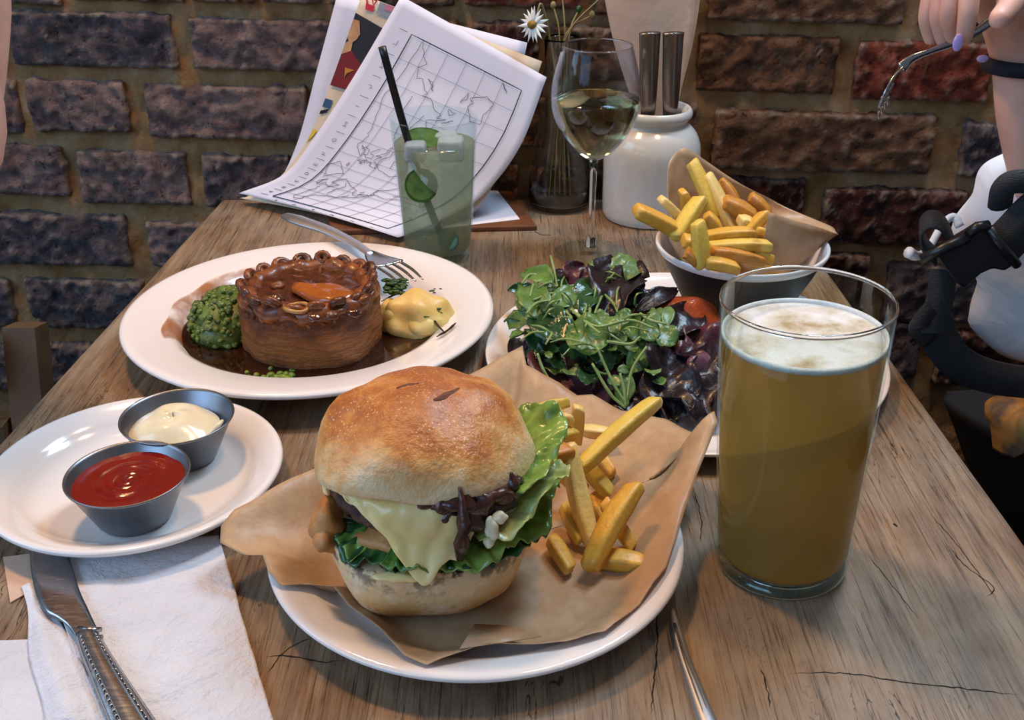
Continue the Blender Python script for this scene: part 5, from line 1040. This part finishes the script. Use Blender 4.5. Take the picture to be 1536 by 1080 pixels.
# torso far right, arm on the table side, wrist raised, fingers hanging down over the fork
chain([(1860, 700, .93, 330), (1850, 520, .93, 330), (1800, 350, .93, 250), (1740, 330, .88, 170), (1650, 380, .84, 130), (1596, 345, .82, 112), (1560, 240, .815, 112), (1534, 150, .815, 92), (1526, 92, .815, 74), (1518, 40, .82, 78), (1490, -10, .82, 84)])
pt_ = len(pv)-1
chain([(1440, -55, .815, 44), (1398, -20, .80, 28), (1388, 28, .795, 25), (1398, 66, .80, 20)], pt_)
chain([(1448, -58, .81, 44), (1412, -22, .79, 29), (1406, 26, .785, 27), (1416, 68, .79, 21)], pt_)
chain([(1456, -58, .80, 46), (1432, -26, .775, 31), (1422, 22, .77, 30), (1432, 62, .785, 24)], pt_)
chain([(1464, -56, .80, 46), (1455, -22, .765, 33), (1452, 24, .757, 32), (1444, 68, .765, 24)], pt_)
chain([(1520, -8, .79, 52), (1512, 14, .765, 38), (1494, 34, .745, 33)], pt_-1)
per = thing('person', 'person in white shirt with raised forearm holding a fork by bricks', 'person', UZ(1860, 700, -.25) if False else Vector((pv[0].x, pv[0].y, pv[0].z-.05)))
body = skin_mesh('body', pv, pe, prd, 'skin', per)
for c_, nrm, r_ in ((UY(1437, 64, .7535), (-.35, -.9, -.2), .0060),): mk('fingernail', *blob(c_, .0036, .0016, .0060, nu=14, nv=10), 'nail_lilac', per)
mk('fingernail', *blob(UY(1474, 88, .803), .0045, .002, .0028, nu=12, nv=8), 'nail_lilac', per)
wb = UY(1526, 96, .815)
mk('wrist_band', *lathe((wb.x, wb.y, wb.z-.006), [(.0215, 0), (.0245, .001), (.0250, .005), (.0245, .0095), (.0215, .011), (.0210, .006), (.0215, 0)], 40), 'band_navy', per)
def shirtS(u, v):                          # loose white sleeve and side of the shirt round the torso
    ln = [(1512, 226), (1470, 250), (1446, 285), (1432, 330), (1428, 400), (1448, 470), (1478, 520), (1500, 545)]
    return None
def cloth(outline, cx, cy, y, depth, mat, parent, name, amp=.012, sc=18, n=64):   # pillow of cloth with its outline at real points
    o = spline([UY(a, b, y) for a, b in outline] + [UY(*outline[0], y)], n)[:-1]; c_ = UY(cx, cy, y); V, Fc = [], []
    rows = [(0, -1), (.45, -.92), (.75, -.72), (.93, -.36), (1, 0), (.93, .4), (.7, .8), (0, 1)]
    for k, d in rows: V += [c_.lerp(p, k) + Vector((0, d*depth, 0)) + Vector((1, -1.4, .5))*(amp*nz(c_.lerp(p, k), sc, 3)*(0.4 + .6*k)) for p in o]
    m_ = len(o)
    for j in range(len(rows)-1):
        for i in range(m_): a, b = j*m_+i, j*m_+(i+1) % m_; Fc.append((a, b, b+m_, a+m_))
    return mk(name, V, Fc, mat, parent)
cloth([(1508, 228), (1475, 246), (1448, 282), (1433, 330), (1436, 380), (1450, 430), (1466, 490), (1490, 528), (1540, 545), (1650, 560), (1800, 560), (1900, 420), (1800, 260), (1620, 262), (1548, 300)], 1660, 420, .845, .045, 'shirt_white', per, 'shirt', .010, 22, 90)
cloth([(1420, 600), (1560, 590), (1900, 590), (1940, 800), (1700, 860), (1500, 800)], 1700, 700, .98, .07, 'trousers_black', per, 'trousers', .008, 14)
# fork in the hand
hf = thing('fork', 'steel fork held downwards in the raised hand', 'fork', UY(1395, 78, .785))
pth = [UY(1505, 18, .79), UY(1450, 56, .785), UY(1398, 76, .785), UY(1368, 88, .785), UY(1352, 102, .785)]
mk('handle', *tube(spline(pth, 24), [.0040, .0034, .0026, .0024, .0034, .0050], 10, .5, Vector((0, 1, 0.2))), 'steel', hf)
def hf_S(u, v):
    cl_ = [UY(1357, 97, .785), UY(1345, 108, .785), UY(1336, 124, .785), UY(1331, 136, .785)]; w = .0035 + .0085*min(1, 1.6*v); p = spline(cl_, 12)[round(v*12)]; return p + Vector((.5, .75, .35)).normalized()*(w*(2*u-1))
mk('head', *patch(hf_S, 6, 12), 'steel', hf, solid=.0013)
for k in range(4):
    o_ = Vector((.5, .75, .35)).normalized()*((k-1.5)*.0062); mk('tine', *tube(spline([UY(1332, 134, .785)+o_, UY(1326, 150, .785)+o_, UY(1325, 168, .785)+o_], 8), [.0018, .0016, .0007], 7), 'steel', hf)
# webbing belt with buckle in front of the shirt
wbt = thing('webbing_strap', 'black webbing strap with side buckle across the white shirt', 'strap', UY(1440, 480, .80))
def strap(pts, w, name, y, th=.0016, up=None, m_='webbing', side=None):
    Q = spline([UY(a, b, y+dy) for a, b, dy in pts], 30); V, Fc = [], []
    for i, p in enumerate(Q):
        t = (Q[min(i+1, 30)] - Q[max(i-1, 0)]).normalized(); s = Vector(side).normalized() if side else t.cross(Vector(up or (0, 1, 0))).normalized(); V += [p - s*w/2, p + s*w/2]
    return mk(name, V, [(2*i, 2*i+1, 2*i+3, 2*i+2) for i in range(30)], m_, wbt, solid=th)
strap([(1498, 374, -.002), (1525, 346, .0), (1560, 312, .004), (1640, 262, .01)], .033, 'upper_strap', .750, .003)
mk('padded_edge', *tube(spline([UY(1500, 306, .765), UY(1506, 282, .755), UY(1530, 272, .755), UY(1600, 280, .760)], 20), .009, 12, .7, Vector((0, 1, 0))), 'webbing', wbt)
strap([(1404, 386, .0), (1386, 366, .0), (1381, 344, -.002), (1392, 330, -.004), (1410, 332, -.004), (1422, 348, -.002), (1430, 368, .0)], .022, 'strap_loop', .765, .002, None, 'webbing', (.25, .9, .25))
strap([(1416, 404, .004), (1411, 440, .0), (1404, 478, -.004), (1400, 500, -.006)], .020, 'lower_strap', .76, .003)
strap([(1394, 470, .0), (1412, 512, .0), (1440, 546, .004), (1490, 566, .012), (1560, 574, .02), (1680, 572, .03)], .028, 'long_strap', .765, .003)
strap([(1396, 462, -.004), (1380, 482, -.008), (1376, 494, -.006), (1392, 512, .002)], .012, 'strap_tail', .76, .003)
def slab(pts, y, th, name):
    f = [UY(a, b, y) for a, b in pts]; k = len(f); V = f + [p + Vector((0, th, 0)) for p in f]
    return bevel(mk(name, V, [tuple(range(k)), tuple(range(k, 2*k))[::-1]] + [(i, i+k, (i+1) % k+k, (i+1) % k) for i in range(k)], 'plastic_black', wbt, smooth=False), .0025, 3)
slab([(1400, 380), (1452, 350), (1470, 338), (1484, 340), (1526, 396), (1508, 408), (1490, 404), (1472, 412), (1448, 434), (1436, 426)], .744, .010, 'buckle_body')
mk('buckle_bar', *tube([UY(1382, 390, .743), UY(1420, 370, .741), UY(1452, 356, .743)], .0042, 10), 'plastic_black', wbt); mk('buckle_rim', *tube([UY(1452, 352, .743), UY(1466, 340, .741), UY(1482, 338, .743)], .0038, 10), 'plastic_black', wbt)
mk('buckle_rim', *tube([UY(1484, 342, .742), UY(1506, 372, .740), UY(1526, 398, .742)], .0034, 10), 'plastic_black', wbt)
dc = thing('drawstring', 'short white frayed cord end poking out beside the buckle', 'cord', UY(1372, 384, .80)); mk('cord', *tube(spline([UY(1362, 378, .768), UY(1376, 384, .772), UY(1392, 374, .790), UY(1412, 340, .81), UY(1430, 325, .815), UY(1440, 340, .81)], 24), [.0045, .0030, .0030, .0035], 8), 'shirt_white', dc)
sf = thing('scarf', 'folded yellow and grey cloth lying on the black bench', 'cloth', UY(1520, 672, .80)); cloth([(1480, 672), (1482, 640), (1490, 608), (1515, 598), (1580, 606), (1640, 640), (1600, 672), (1530, 662)], 1550, 640, .80, .03, 'scarf_yellow', sf, 'folds', .008, 40)
# bare arm of a person at the edge, far left
ap = thing('person', 'bare upper arm of a person beside the left bricks', 'person', UY(-60, 300, .72))
skin_mesh('body', [UY(-190, 330, .66), UY(-132, -120, .74), UY(-58, -70, .74), UY(-48, 60, .74), UY(-51, 150, .74), UY(-76, 235, .74), UY(-100, 320, .70)], [(0, 1), (1, 2), (2, 3), (3, 4), (4, 5), (5, 6)], [.08, .07, .042, .0265, .0255, .023, .02], 'skin', ap)
